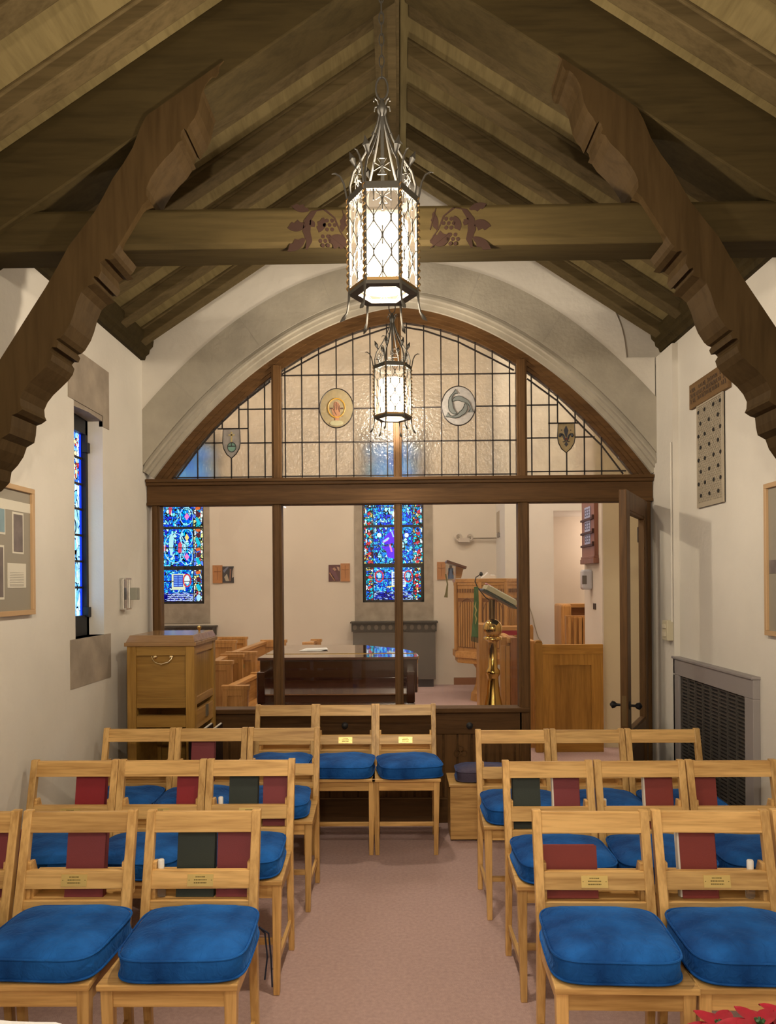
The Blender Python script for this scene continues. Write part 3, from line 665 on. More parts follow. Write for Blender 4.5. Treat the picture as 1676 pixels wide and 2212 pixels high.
# books -------------------------------------------------------------
PAGE = plain('paper_pages', (.72, .68, .6), .8)
bookmats = {'maroon': plain('maroon_cover', (.19, .030, .038), .6, bump=.1, bscale=300), 'green': plain('green_cover', (.020, .030, .024), .6, bump=.1, bscale=300),
            'red': plain('red_cover', (.26, .012, .022), .55), 'brick': plain('brick_cover', (.22, .032, .026), .6, bump=.1, bscale=300)}
def book(r, x0, x1, yp, col, label, top=.745, flat=False, edge=False):
    Y = rows[r][0] + .0; p0, p1 = at(x0, yp, Y + .0), at(x1, yp, Y + .0); w = p1.x - p0.x; cx = (p0.x + p1.x) / 2
    t = thing('hymn_book' if not flat else 'hymn_book', label, 'book', (cx, Y - .035, .529), 'books in the chair racks'); t.rotation_euler = (rad(-10), 0, 0)
    h = top - .529 if not flat else .168; th = .030
    m_ = MB().box(-w / 2, w / 2, 0, .003, 0, h).box(-w / 2, w / 2, th - .003, th, 0, h)
    if flat: m_.box(-w / 2, w / 2, 0, th, 0, .003)
    elif edge or r[0] == 'L': m_.box(w / 2 - .003, w / 2, 0, th, 0, h)
    else: m_.box(-w / 2, -w / 2 + .003, 0, th, 0, h)
    o0 = WL[t.name]; m_.v = [v + o0 for v in m_.v]; m_.build('cover', bookmats[col], t, bevel=.001)
    e = .003
    q = MB().box(-w / 2 + e, w / 2 - e, .003, th - .003, .004, h - .004)
    if edge: q.box(-w / 2 - .006, -w / 2 + .004, .002, th - .002, .004, h - .004)
    q.v = [v + o0 for v in q.v]; q.build('pages', PAGE, t)
    return t
book('L1', -90, 42, 1830, 'maroon', 'dull maroon hymn book at the left edge of the view, in the nearest left row')
book('L1', 147, 230, 1830, 'maroon', 'maroon hymn book alone in the rack of the nearest left row, middle chair')
book('L1', 385, 466, 1830, 'green', 'dark green book beside the clear bottle in the nearest left row')
book('L1', 471, 549, 1830, 'maroon', 'rosy maroon hymn book at the aisle end of the nearest left row')
book('L2', 165, 229, 1700, 'red', 'bright red book with a small tan mark, second left row at the wall end')
book('L2', 383, 440, 1700, 'red', 'bright red book in the rack of the middle chair, second left row')
book('L2', 496, 558, 1700, 'green', 'black green book in the aisle chair rack, second left row')
book('L2', 569, 628, 1700, 'maroon', 'maroon hymn book right of a black green one, second left row')
book('L3', 414, 464, 1620, 'maroon', 'dark maroon book in the third left row, below the cabinet')
book('R1', 1168, 1287, 1850, 'brick', 'brick red book lying on its long side in the nearest right row', flat=True)
book('R1', 1466, 1544, 1830, 'brick', 'brick red book with white page edge, nearest right row', edge=True)
book('R2', 1106, 1166, 1710, 'green', 'dark green book in the aisle chair rack, second right row')
book('R2', 1195, 1251, 1710, 'maroon', 'plum maroon book right of the dark green one, second right row', edge=True)
book('R2', 1392, 1452, 1710, 'brick', 'red brown book with white page edge, middle of the second right row', edge=True)
book('R2', 1486, 1546, 1710, 'brick', 'dull red brown book at the wall end of the second right row')
CLB = None
def bottle(r, x, yp, label):
    Y = rows[r][0]; X = at(x, yp, Y - .02).x
    t = thing('sanitizer_bottle', label, 'bottle', (X, Y - .03, .529), 'small clear bottles')
    m, nt, N, L, p = newmat('clear_plastic') if 'clear_plastic' not in bpy.data.materials else (bpy.data.materials['clear_plastic'],) * 5
    if nt is not m:
        setp(p, Roughness=.1); p.inputs['Transmission Weight'].default_value = .9; p.inputs['IOR'].default_value = 1.2
    MB().lathe([(.011, 0), (.013, .004), (.013, .085), (.006, .094)], (X, Y - .03, .529), 14, 1.2, .8).build('bottle_body', m, t, smooth=True)
    MB().lathe([(.0105, .092), (.0108, .122), (.009, .125)], (X, Y - .03, .529), 14).build('cap', plain('white_cap', (.8, .78, .74), .4), t, smooth=True, label='white cap')
    return t
bottle('L1', 350, 1868, 'clear bottle with white cap in the nearest left row')
bottle('L2', 478, 1722, 'clear bottle with white cap in the second left row')
bottle('R1', 1617, 1858, 'clear bottle with white cap in the nearest right row')
bottle('R2', 1303, 1730, 'clear bottle with white cap in the second right row')
# chest and cushion by the screen
c0 = at(972, 1690, 4.66).x; ch = thing('oak_chest', 'low plain oak chest in front of the screen, right of the rear chairs', 'chest', (c0, 4.66, 0))
MB().box(c0, c0 + .50, 4.66, 4.92, .01, .335).build('chest_body', OX, ch, bevel=.003)
MB().box(c0 - .008, c0 + .51, 4.645, 4.93, .335, .352).build('chest_lid', OX, ch, bevel=.003)
cu = make_cushion(3, PUR, False, .175, .115, .075); cu.location = (at(1045, 1660, 4.75).x, 4.78, .352); tag(cu, 'flat grey purple cushion lying on the oak chest', 'cushion')
# ================================================================ LANTERNS
BAS = -.0
def paneglass(nm='lantern_glass', gst=.42):
    m, nt, N, L, p = newmat(nm); N.remove(p)
    m1 = N.new('ShaderNodeBsdfTransparent'); m1.inputs[0].default_value = (.60, .58, .54, 1)
    e = N.new('ShaderNodeEmission'); e.inputs[0].default_value = (1, .73, .47, 1); e.inputs[1].default_value = gst
    a_ = N.new('ShaderNodeAddShader'); L.new(m1.outputs[0], a_.inputs[0]); L.new(e.outputs[0], a_.inputs[1]); L.new(a_.outputs[0], N['Material Output'].inputs['Surface']); return m
LG = paneglass(); BULB = paneglass('glowing_tube', 3.0); BULB.node_tree.nodes['Emission'].inputs[0].default_value = (1, .9, .74, 1); BULB.node_tree.nodes['Transparent BSDF'].inputs[0].default_value = (1, 1, 1, 1); LGB = paneglass('lantern_base_glass', .9)
IRL = plain('lantern_iron', (.075, .07, .06), .6, .25); BRZ = plain('twisted_bronze', (.35, .22, .09), .35, .8)
def make_lantern(rodtop):
    t = thing('hanging_lantern', 'lantern', 'lantern')
    R = .112; H0, H1 = 0.0, .325
    cor = [(R * math.cos(PI / 3 * k), R * math.sin(PI / 3 * k)) for k in range(6)]
    def hexring(z0, z1, ro, ri):
        m_ = MB(); A = [(ro * math.cos(PI / 3 * k), ro * math.sin(PI / 3 * k)) for k in range(6)]; B = [(ri * math.cos(PI / 3 * k), ri * math.sin(PI / 3 * k)) for k in range(6)]
        for k in range(6):
            j = (k + 1) % 6
            m_.hexa([(*B[k], z0), (*A[k], z0), (*A[j], z0), (*B[j], z0), (*B[k], z1), (*A[k], z1), (*A[j], z1), (*B[j], z1)])
        return m_
    hexring(0, .012, R + .006, R - .028).build('bottom_ring', IRL, t, bevel=.001); hexring(.012, .022, R + .004, R - .004).build('bottom_band', BRZ, t)
    hexring(H1 - .02, H1 + .004, R + .006, R - .012).build('top_ring', IRL, t, bevel=.001)
    for k in range(6):
        j = (k + 1) % 6; a_, b_ = Vector((*cor[k], 0)), Vector((*cor[j], 0))
        MB().tube([(a_.x, a_.y, .01), (a_.x, a_.y, H1)], .0065, 6).build('corner_post', IRL, t)
        q = MB(); q.tube([(a_.x * 1.06 + .0035 * math.cos(z * .9), a_.y * 1.06 + .0035 * math.sin(z * .9), .012 + z * .0032) for z in range(98)], .0028, 5); q.build('twisted_rope', BRZ, t)
        c_ = (a_ + b_) / 2; nrm = c_.normalized(); e = (b_ - a_).normalized(); hw = (b_ - a_).length / 2
        gi = .96
        MB().add([(a_.x * gi, a_.y * gi, .012), (b_.x * gi, b_.y * gi, .012), (b_.x * gi, b_.y * gi, H1 - .01), (a_.x * gi, a_.y * gi, H1 - .01)], [(0, 1, 2, 3)]).build('glass_panel', LG, t)
        q = MB()
        sp = .0555; hh = .012
        def P(u, z): return c_ * 1.0 + e * u + Vector((0, 0, z)) - nrm * .001
        w4 = hw * .5
        for col in (-1.0, 0.0, 1.0, 2.0):     # wavy ogee lines, in mirrored pairs
            pass
        for c0_ in (-w4, w4):
            for s in (-1, 1):
                pts = [P(c0_ + s * w4 * .5 * (1 - math.cos(2 * PI * (H1 - z) / (2 * sp))) * .95, z) for z in [H1 - .02 - i * (H1 - .04) / 60 for i in range(61)]]
                q.tube(pts, .0017, 4)
        for c0_ in (-w4, w4):
            for i in range(1, 4):
                z = H1 - 2 * sp * i
                if z > .02: q.tube([P(c0_, z - .026), P(c0_, z - .012), P(c0_, z), P(c0_, z + .012), P(c0_, z + .028)], [.0006, .0016, .0036, .0016, .0022], 5)
            q.tube([P(c0_, H1 - .02), P(c0_, H1 - .045), P(c0_, H1 - .055)], [.003, .001, .0025], 5)
        for i in range(0, 3):
            z = H1 - sp - 2 * sp * i
            for c0_ in (0,): q.tube([P(c0_, z - .03), P(c0_, z - .012), P(c0_, z), P(c0_, z + .012), P(c0_, z + .03)], [.0022, .0015, .0040, .0015, .0022], 5)
        q.build('tracery', IRL, t)
        # crown bars
        dr_ = Vector((*cor[k], 0)).normalized()
        def Q(r, z): return dr_ * r + Vector((0, 0, z))
        MB().tube([Q(.108, H1), Q(.110, H1 + .04), Q(.098, H1 + .085), Q(.078, H1 + .115), Q(.058, H1 + .15), Q(.034, H1 + .20), Q(.016, H1 + .25), Q(.008, H1 + .285)], [.0042, .0042, .0042, .004, .0038, .0036, .0034, .003], 6).build('crown_bar', IRL, t, smooth=True)
        MB().tube([Q(.088, H1 + .10), Q(.100, H1 + .13), Q(.110, H1 + .155)], [.002, .011, .001], 4).build('leaf', IRL, t)
        MB().tube([Q(.040, H1 + .185), Q(.058, H1 + .19), Q(.068, H1 + .178)], [.002, .003, .001], 5).build('scroll', IRL, t)
        MB().tube([Q(.116, H1 - .02), Q(.124, H1 + .02), Q(.130, H1 + .05), Q(.142, H1 + .074), Q(.158, H1 + .084), Q(.170, H1 + .082)], [.0036, .0036, .0036, .0034, .003, .0015], 5).build('horn', IRL, t, smooth=True)
        MB().tube([Q(.114, .01), Q(.117, -.03), Q(.122, -.058), Q(.134, -.078), Q(.146, -.088)], [.005, .0035, .0035, .007, .001], 5).build('foot', IRL, t, smooth=True)
        # cross in the crown
        q = MB(); cz = H1 + .055; r_ = .092
        for a in (0, 90, 180, 270):
            ca, sa = math.cos(rad(a)), math.sin(rad(a)); o_ = nrm * r_ + Vector((0, 0, cz))
            def U(l, w): return o_ + e * (l * ca - w * sa) + Vector((0, 0, l * sa + w * ca))
            q.tube([U(.002, 0), U(.014, -.006), U(.026, -.014)], .0016, 4); q.tube([U(.002, 0), U(.014, .006), U(.026, .014)], .0016, 4); q.tube([U(.026, -.014), U(.026, .014)], .0018, 4)
        q.build('cross_ornament', IRL, t)
    MB().tube([(0, 0, H1 - .02), (0, 0, H1 + .30)], .006, 8).build('centre_rod', IRL, t)
    hexring(H1 + .045, H1 + .05, .004, .001)
    q = MB().lathe([(.008, H1 + .27), (.016, H1 + .285), (.018, H1 + .30), (.009, H1 + .315), (.006, H1 + .33)], (0, 0, 0), 12); q.build('collar', IRL, t, smooth=True)
    for k in range(4):
        a = PI / 4 + k * PI / 2; d_ = Vector((math.cos(a), math.sin(a), 0))
        MB().tube([d_ * .008 + Vector((0, 0, H1 + .29)), d_ * .022 + Vector((0, 0, H1 + .315)), d_ * .034 + Vector((0, 0, H1 + .318)), d_ * .038 + Vector((0, 0, H1 + .305))], .0024, 5).build('scroll', IRL, t)
    MB().tube([(.020 * math.sin(a), 0, H1 + .365 - .038 * math.cos(a)) for a in [2 * PI * i / 20 for i in range(20)]], .0035, 6, True).build('ring', IRL, t, smooth=True)
    q = MB(); z = H1 + .40; i = 0
    while z < rodtop - .02:
        n_ = 10; a_ = i % 2
        q.tube([((.008 * math.cos(w)) if a_ else 0, 0 if a_ else .008 * math.cos(w), z + .02 + .022 * math.sin(w)) for w in [2 * PI * j / n_ for j in range(n_)]], .0022, 4, True); z += .036; i += 1
    q.build('chain', IRL, t)
    MB().add([(R * .72 * math.cos(PI / 3 * k), R * .72 * math.sin(PI / 3 * k), .008) for k in range(6)], [(0, 1, 2, 3, 4, 5)]).build('base_glass', LGB, t)  # glowing sheet added to make the open base look bright
    MB().lathe([(.001, .018), (.076, .022), (.084, .03), (.084, .235), (.076, .243), (.001, .246)], (0, 0, 0), 18).build('bulb', BULB, t, smooth=True)
    MB().tube([(0, 0, .25), (0, 0, H1)], .007, 6).build('bulb_stem', IRL, t)
    return t
ZL = 2.535
lan = make_lantern(4.03 - ZL)
LP = [(at(828, 600, 2.55).x, 2.55, 'large iron lantern hanging nearest, in front of the tie beam'), (at(848, 830, 4.72).x, 4.72, 'smaller looking iron lantern hanging close to the screen'),
      (-.04, .30, 'iron lantern hanging above the viewer'), (-.04, -1.6, 'iron lantern hanging behind the viewer')]
for i, (x, y, lb) in enumerate(LP):
    o = lan if i == 0 else copy_tree(lan); o.location = (x, y, ZL if i != 1 else ZL + .055); o.rotation_euler = (0, 0, [0, rad(9), 0, 0][i])
    tag(o, lb, 'lantern', 'iron lanterns')
# ================================================================ LEFT OF THE ROOM
w = thing('window_1', 'narrow deep set window with blue stained glass in the left wall', 'window', (XL, 4.09, WZ0), kind='structure')
hs = MB().box(XL - .02, XL + .004, 3.83, 4.37, WZ1 - .0, 2.80); hs.box(XL - .02, XL + .004, 4.28, 4.37, 2.47, WZ1)
hs.build('head_stone', STD, w)
MB().prism([(XL - .09, 3.90, 2.54), (XL - .09, 4.28, 2.54), (XL - .09, 4.28, 2.50), (XL - .09, 4.20, 2.505), (XL - .09, 4.09, 2.51), (XL - .09, 3.98, 2.505), (XL - .09, 3.90, 2.50)], (.088, 0, 0)).build('arched_soffit', STD, w)
MB().box(XL - .2, XL + .004, 3.83, 4.37, 1.05, WZ0).build('sill_stone', STD, w)
xg = XL - .10
m_ = MB().box(xg - .02, xg + .015, 4.25, 4.28, WZ0, 2.53).box(xg - .02, xg + .015, 3.90, 3.96, WZ0, 2.53).box(xg - .02, xg + .015, 3.90, 4.28, WZ0, 1.41).box(xg - .02, xg + .015, 3.90, 4.28, 2.42, 2.53)
m_.box(xg, xg + .03, 4.235, 4.275, 1.40, 1.455).box(xg, xg + .03, 4.235, 4.275, 2.32, 2.375)
m_.build('window_frame', BLK, w)
WB = mosaic('pale_blue_glass', [(.25, .62, 1), (.35, .72, 1), (.12, .42, 1), (.55, .8, 1), (.4, .7, 1)], 2.2, 26, .03, (1, 1, .45)); WD = emit('deep_blue_glass', (.01, .05, .95), 1.3)
WRD = mosaic('red_blue_glass', [(.2, .5, 1), (.5, .05, .05), (.7, .85, 1), (.05, .2, 1), (.8, .6, .3)], 2.0, 40, .05)
MB().box(xg - .02, xg - .012, 3.95, 4.225, 1.41, 2.13).build('glass', WB, w); MB().box(xg - .02, xg - .011, 4.225, 4.25, 1.41, 2.42).build('glass_border', WD, w)
MB().box(xg - .02, xg - .012, 3.95, 4.225, 2.13, 2.42).build('glass', WRD, w)
m_ = MB()
for z in (1.565, 1.71, 1.855, 2.0, 2.14, 2.285): m_.box(xg - .012, xg - .004, 3.95, 4.25, z - .006, z + .006)
m_.tube([(xg - .008, 4.12 + .05 * math.cos(a), 1.90 + .05 * math.sin(a)) for a in [PI * i / 10 - PI / 2 for i in range(11)]], .003, 5); m_.build('lead_came', LEAD, w)
# framed displays
def wallframe(x, s, y0, y1, z0, z1, name, label, mat, inner):
    t = thing(name, label, 'picture frame', (x, (y0 + y1) / 2, z0)); fw = .022; d = s * .025
    m_ = MB(); xa_, xb_ = sorted((x, x + d))
    m_.box(xa_, xb_, y0, y1, z0, z0 + fw).box(xa_, xb_, y0, y1, z1 - fw, z1).box(xa_, xb_, y0, y0 + fw, z0 + fw, z1 - fw).box(xa_, xb_, y1 - fw, y1, z0 + fw, z1 - fw); m_.build('frame', mat, t, bevel=.002)
    xa_, xb_ = sorted((x, x + s * .012)); MB().box(xa_, xb_, y0 + fw, y1 - fw, z0 + fw, z1 - fw).build('mat_board', inner, t); return t
FRW = plain('light_frame', (.52, .34, .18), .45); MATB = plain('grey_mat', (.30, .27, .215), .5); WLN = plain('white_line', (.66, .62, .52), .7); PHO = plain('faded_photo', (.17, .14, .13), .6, var=.2, scale=20)
y1f = onx(65, 1200, XL).y; zt = onx(65, 1058, XL).z; zb = onx(65, 1327, XL).z
pf = wallframe(XL, 1, y1f - .95, y1f, zb, zt, 'framed_display', 'pale framed display of mounted prints and notes on the left wall', FRW, MATB)
def onwall(x0, y0, x1, y1, mb, th=.013, s=1, X=XL):
    a_, b_ = onx(x0, y0, X), onx(x1, y1, X); xa_, xb_ = sorted((X + s * .01, X + s * th)); mb.box(xa_, xb_, min(a_.y, b_.y), max(a_.y, b_.y), min(a_.z, b_.z), max(a_.z, b_.z))
m_ = MB(); onwall(10, 1270, 49, 1218, m_, .0145); m_.build('note', WLN, pf, label='typed white note')
q = MB()
for i in range(9):
    onwall(14, 1236 + i * 3.6, 44, 1237.2 + i * 3.6, q, .0155)
q.build('typed_line', plain('faint_ink', (.32, .30, .26), .8), pf)
m_ = MB(); onwall(20, 1105, 45, 1197, m_, .013); m_.build('mount_line', WLN, pf); m_ = MB(); onwall(22.5, 1110, 42.5, 1193, m_, .0142); m_.build('print', PHO, pf)
m_ = MB(); onwall(-60, 1083, 5, 1155, m_, .013); m_.build('mount_line', WLN, pf); m_ = MB(); onwall(-60, 1088, 3, 1150, m_, .0142); m_.build('print', plain('blue_print', (.2, .3, .34), .6, var=.2), pf)
m_ = MB(); onwall(-60, 1172, 3, 1295, m_, .013); m_.build('mount_line', WLN, pf); m_ = MB(); onwall(-60, 1177, 0.5, 1290, m_, .0142); m_.build('print', PHO, pf)
m_ = MB(); onwall(-60, 1087, 62, 1090, m_, .0132); m_.build('mount_line', WLN, pf)
# chrome wall holder
hp = onx(266, 1282, XL); wt = thing('wall_holder', 'small chrome bracket with a grey card box on the left wall', 'wall holder', (XL, hp.y, hp.z))
y_ = hp.y
MB().box(XL, XL + .012, y_ - .05, y_ + .03, hp.z - .092, hp.z + .088).tube([(XL + .02, y_ - .055, hp.z - .095), (XL + .02, y_ - .055, hp.z + .09)], .007, 8).build('back_plate', CHR, wt, bevel=.002)
MB().tube([(XL + .03, y_ + .02, hp.z - .09), (XL + .03, y_ + .02, hp.z + .09)], .006, 8).box(XL, XL + .04, y_ - .06, y_ + .03, hp.z + .083, hp.z + .093).box(XL, XL + .04, y_ - .06, y_ + .03, hp.z - .097, hp.z - .087).build('rail', CHR, wt)
MB().box(XL + .03, XL + .075, y_ + .02, y_ + .075, hp.z - .04, hp.z + .035).build('box', plain('grey_box', (.3, .3, .25), .5), wt, bevel=.003)
# cabinet ---------------------------------------------------------
YA, YB = 4.36, 4.86; xa = at(274, 1450, YA).x; xb = at(420, 1450, YA).x
cb = thing('oak_cabinet', 'tall brown oak cabinet with panelled sides and brass drop handle by the left wall', 'cabinet', (xa, YA, 0))
def Z(y, x=345, Y=YA): return at(x, y, Y).z
zt_ = Z(1396); zpb = Z(1530); zr0, zr1 = Z(1572), Z(1546)
m_ = MB(); wst = .052
for (x, y) in ((xa, YA), (xb - wst, YA), (xa, YB - wst), (xb - wst, YB - wst)): MB().box(x, x + wst, y, y + wst, 0, zt_).build('corner_post', CZ, cb, bevel=.003)
for z0_, z1_ in ((zt_ - .055, zt_), (zpb, zpb + .06), (zr0, zr1)): MB().box(xa + wst, xb - wst, YA + .004, YA + .04, z0_, z1_).build('front_rail', CX, cb, bevel=.003)
MB().box(xa + wst, xb - wst, YB - .04, YB - .01, zr0, zt_).build('back_panel', CX, cb)
CYW = wood('cabinet_oak_y', (.27, .135, .036), (.42, .23, .07), 'Y', .35)
for x in (xa + .004, xb - .034):
    for z0_, z1_ in ((zt_ - .05, zt_), (zpb + .01, zpb + .055), (zr0 - .02, zr1 + .02)): MB().box(x, x + .03, YA + wst, YB - wst, z0_, z1_).build('side_rail', CYW, cb, bevel=.003)
MB().box(xa + wst, xb - wst, YA + .018, YA + .03, zpb, zt_ - .05).build('front_panel', CX, cb)
for x in (xb - .022, xa + .014): MB().box(x, x + .008, YA + wst, YB - wst, zpb + .05, zt_ - .05).build('side_panel', CZ, cb)
m_ = MB().box(xa - .012, xb + .012, YA - .012, YB + .01, zt_, zt_ + .022)
a0, a1 = (xa - .004, xb + .004), (xa + .012, xb - .012); l = [(a0[0], YA - .008, zt_ + .022), (a0[1], YA - .008, zt_ + .022), (a0[1], YB + .008, zt_ + .022), (a0[0], YB + .008, zt_ + .022), (a1[0], YA + .014, zt_ + .062), (a1[1], YA + .014, zt_ + .062), (a1[1], YB - .01, zt_ + .062), (a1[0], YB - .01, zt_ + .062)]
m_.hexa(l); LIDM = wood('lid_oak', (.27, .14, .055), (.40, .23, .10), 'X', .2); m_.build('lid', LIDM, cb, bevel=.003)
kx = at(447, 1362, 4.74); q = MB().lathe([(.006, 0), (.006, .012), (.013, .02), (.013, .03), (.003, .036)], (xb - .06, 4.70, zt_ + .062), 14); q.build('lid_knob', GOLD, cb, smooth=True)
MB().box(xa + .02, xb - .01, YA + .02, YB - .02, .40, .42).box(xa + .02, xb - .01, YA + .03, YB - .03, .04, .06).box(xa + .02, xa + .03, YA + .05, YB - .05, .06, zr0).box(xa + .02, xb - .02, YB - .03, YB - .02, .06, zr0).build('lower_shelf', CX, cb)
hc = at(349, 1420, YA); q = MB(); x0, x1 = at(333, 1418, YA).x, at(368, 1418, YA).x; zz = at(349, 1419, YA).z
for x in (x0, x1): q.lathe([(.001, 0), (.013, .002), (.013, .005), (.005, .008), (.005, .016), (.001, .017)], (0, 0, 0), 12)
q = MB()
for x in (x0, x1):
    r_ = MB().lathe([(.001, 0), (.015, .002), (.013, .006), (.005, .009), (.006, .018), (.001, .019)], (0, 0, 0), 12); q.add([Vector((v.x + x, YA + .018 - v.z * 1.2, zz + v.y)) for v in r_.v], r_.f)
q.tube([(x0 - .012, YA - .004, zz + .004), (x0 - .008, YA - .008, zz - .012), (x0 + .01, YA - .012, zz - .03), ((x0 + x1) / 2, YA - .014, zz - .041), (x1 - .01, YA - .012, zz - .03), (x1 + .008, YA - .008, zz - .012), (x1 + .012, YA - .004, zz + .004)], [.002, .003, .0035, .006, .0035, .003, .002], 8)
q.build('drop_handle', plain('bright_brass', (.9, .75, .45), .18, 1), cb, smooth=True)
MB().box(xb - .006, xb + .002, 4.62, 4.67, zr0 + .02, zr1 + .03 - .01).build('label_plate', plain('dull_plate', (.12, .10, .07), .5), cb)
# black folders leaning beside it
BF = plain('black_folder', (.012, .010, .014), .22)
for i, (xx, lb) in enumerate(((at(449, 1560, 4.55).x, 'tall black board with a pale top edge beside the cabinet, left of two'), (at(470, 1560, 4.55).x, 'tall black board with a pale top edge beside the cabinet, right of two'))):
    t = thing('display_board', lb, 'board', (xx, 4.45, 0), 'black boards by the cabinet')
    MB().hexa([(xx - .02, 4.2, 0.0), (xx - .005, 4.2, .0), (xx - .005, 4.7, .0), (xx - .02, 4.7, .0), (xx - .020, 4.2, .72), (xx - .005, 4.2, .72), (xx - .005, 4.7, .72), (xx - .020, 4.7, .72)]).build('cover', BF, t)
    MB().hexa([(xx - .018, 4.205, 0.7), (xx - .009, 4.205, .7), (xx - .009, 4.695, .7), (xx - .018, 4.695, .7), (xx - .018, 4.205, .724), (xx - .009, 4.205, .724), (xx - .009, 4.695, .724), (xx - .018, 4.695, .724)]).build('pages', PAGE, t)  # pale strip colours in a window reflection on the top edge, not pages
# ================================================================ RIGHT WALL
a_, b_ = onx(1496, 860, XR - .0), onx(1580, 805, XR)
t = thing('carved_wood_panel', 'brown wooden panel with carved script like pattern above the wall grille', 'panel', (XR, (a_.y + b_.y) / 2, 2.56))
MB().box(XR - .02, XR, b_.y, a_.y, 2.56, 2.70).build('board', wood('plaque_wood', (.13, .075, .035), (.19, .115, .055), 'Y', .6), t, bevel=.002)
random.seed(8); q = MB(); y = b_.y + .025
while y < a_.y - .02:
    for zc in (2.60, 2.63, 2.66):
        if random.random() < .9:
            h_ = random.uniform(.008, .013); q.tube([(XR - .021, y, zc - h_), (XR - .021, y + random.uniform(-.006, .008), zc), (XR - .021, y + .004, zc + h_)], .0035, 4)
    y += .020
q.build('carving', plain('carved_dark', (.075, .043, .022), .7), t)
g0, g1 = onx(1510, 1000, XR).y, onx(1567, 1000, XR).y; gz0 = 1.985; gz1 = 2.575
t = thing('wall_grille', 'tall pierced cream metal grille high on the right wall', 'grille', (XR, g0, gz0))
GR = plain('cream_metal', (.42, .36, .27), .5); DRK = plain('grille_dark', (.012, .01, .009), .8)
MB().box(XR - .006, XR, g1, g0, gz0, gz1).build('backing', plain('grille_back', (.04, .034, .026), .8), t)
m_ = MB(); e = .012; m_.box(XR - .014, XR - .004, g1, g0, gz0, gz0 + .025).box(XR - .014, XR - .004, g1, g0, gz1 - .025, gz1).box(XR - .014, XR - .004, g1, g1 + .018, gz0 + .025, gz1 - .025).box(XR - .014, XR - .004, g0 - .018, g0, gz0 + .025, gz1 - .025)
m_.build('grille_frame', GR, t)
m_ = MB(); gw = g0 - g1
zc = gz0 + .03; row = 0; dzr = .0125; nn = 14
while zc < gz1 - .03:
    for i in range(nn):
        yy = g1 + .02 + (gw - .04) * (i + (.5 if row % 2 else 0)) / nn
        if yy > g0 - .02: continue
        m_.obox((XR - .010, yy, zc), (.003, 0, 0), (0, .0034, 0), (0, .002 * (1 if row % 2 else -1), .0085))
    m_.box(XR - .0105, XR - .008, g1 + .015, g0 - .015, zc - .0028 + dzr / 2, zc + .0028 + dzr / 2) if row % 3 == 0 else None
    zc += dzr; row += 1
m_.build('lattice', GR, t)
q = MB()
for r_ in range(8):
    for c_i in range(3 if r_ % 2 == 0 else 4):
        yy = g1 + gw * ((c_i + .5) / 3 if r_ % 2 == 0 else c_i / 3); yy = min(max(yy, g1 + .028), g0 - .028); zz = gz0 + .065 + r_ * .067
        q.prism([(XR - .0135, yy + .013 * math.cos(a), zz + .011 * math.sin(a)) for a in [2 * PI * k / 8 for k in range(8)]], (-.002, 0, 0))
q.build('pierced_hole', DRK, t)
# radiator grille
a_, b_ = onx(1466, 1424, XR), onx(1642, 1460, XR); rz1 = (a_.z + b_.z) / 2
t = thing('radiator_cover', 'grey framed radiator grille low on the right wall', 'radiator cover', (XR, b_.y, 0)); ry0, ry1 = b_.y, a_.y
GF = plain('grey_paint', (.30, .275, .27), .5); fw = .10
MB().box(XR - .035, XR, ry0, ry1, rz1 - .10, rz1).box(XR - .035, XR, ry0, ry0 + .09, .0, rz1 - .1).box(XR - .035, XR, ry1 - .09, ry1, 0, rz1 - .1).box(XR - .045, XR, ry0 - .005, ry1 + .005, rz1 - .006, rz1 + .008).box(XR - .035, XR, ry0, ry1, 0, .1).build('frame', GF, t, bevel=.003)
MB().box(XR - .012, XR - .004, ry0 + .08, ry1 - .08, .08, rz1 - .09).build('backing', plain('grille_shadow', (.03, .027, .025), .7), t)
m_ = MB(); n = 46
for i in range(n): 
    zz = .11 + (rz1 - .22) * i / (n - 1); m_.box(XR - .022, XR - .012, ry0 + .085, ry1 - .085, zz - .005, zz + .003)
for i in range(9): yy = ry0 + .1 + (ry1 - ry0 - .2) * i / 8; m_.box(XR - .026, XR - .012, yy - .002, yy + .002, .1, rz1 - .1)
m_.build('grille_slats', plain('bronze_grey', (.10, .09, .08), .45, .3), t)
p0 = onx(1448, 1360, 1.665); t = thing('light_switch', 'cream double switch box on the wall beside the door', 'switch', (1.665, p0.y, p0.z))
MB().box(1.625, 1.665, 4.67, 4.76, p0.z - .065, p0.z + .058).build('box', plain('cream_plastic', (.55, .50, .36), .45), t, bevel=.004)
MB().box(1.618, 1.626, 4.69, 4.74, p0.z - .04, p0.z - .01).box(1.618, 1.626, 4.69, 4.74, p0.z + .01, p0.z + .035).build('rocker', plain('cream_key', (.6, .55, .42), .4), t)
tag(MB().tube([(1.657, 4.672, p0.z + .05), (1.657, 4.672, 2.42)], .006, 6).build('conduit', PLAS, smooth=True), 'thin painted conduit rising from the switch to the pier top', 'conduit')
y1f = onx(1661, 1200, XR).y; pz1, pz0 = onx(1661, 1046, XR).z, onx(1664, 1372, XR).z
pf = wallframe(XR, -1, y1f - .9, y1f, pz0, pz1, 'framed_display', 'pale framed display at the right edge of the view', FRW, MATB)
m_ = MB(); onwall(1668, 1210, 1800, 1235, m_, .0145, -1, XR); m_.build('print', PHO, pf)
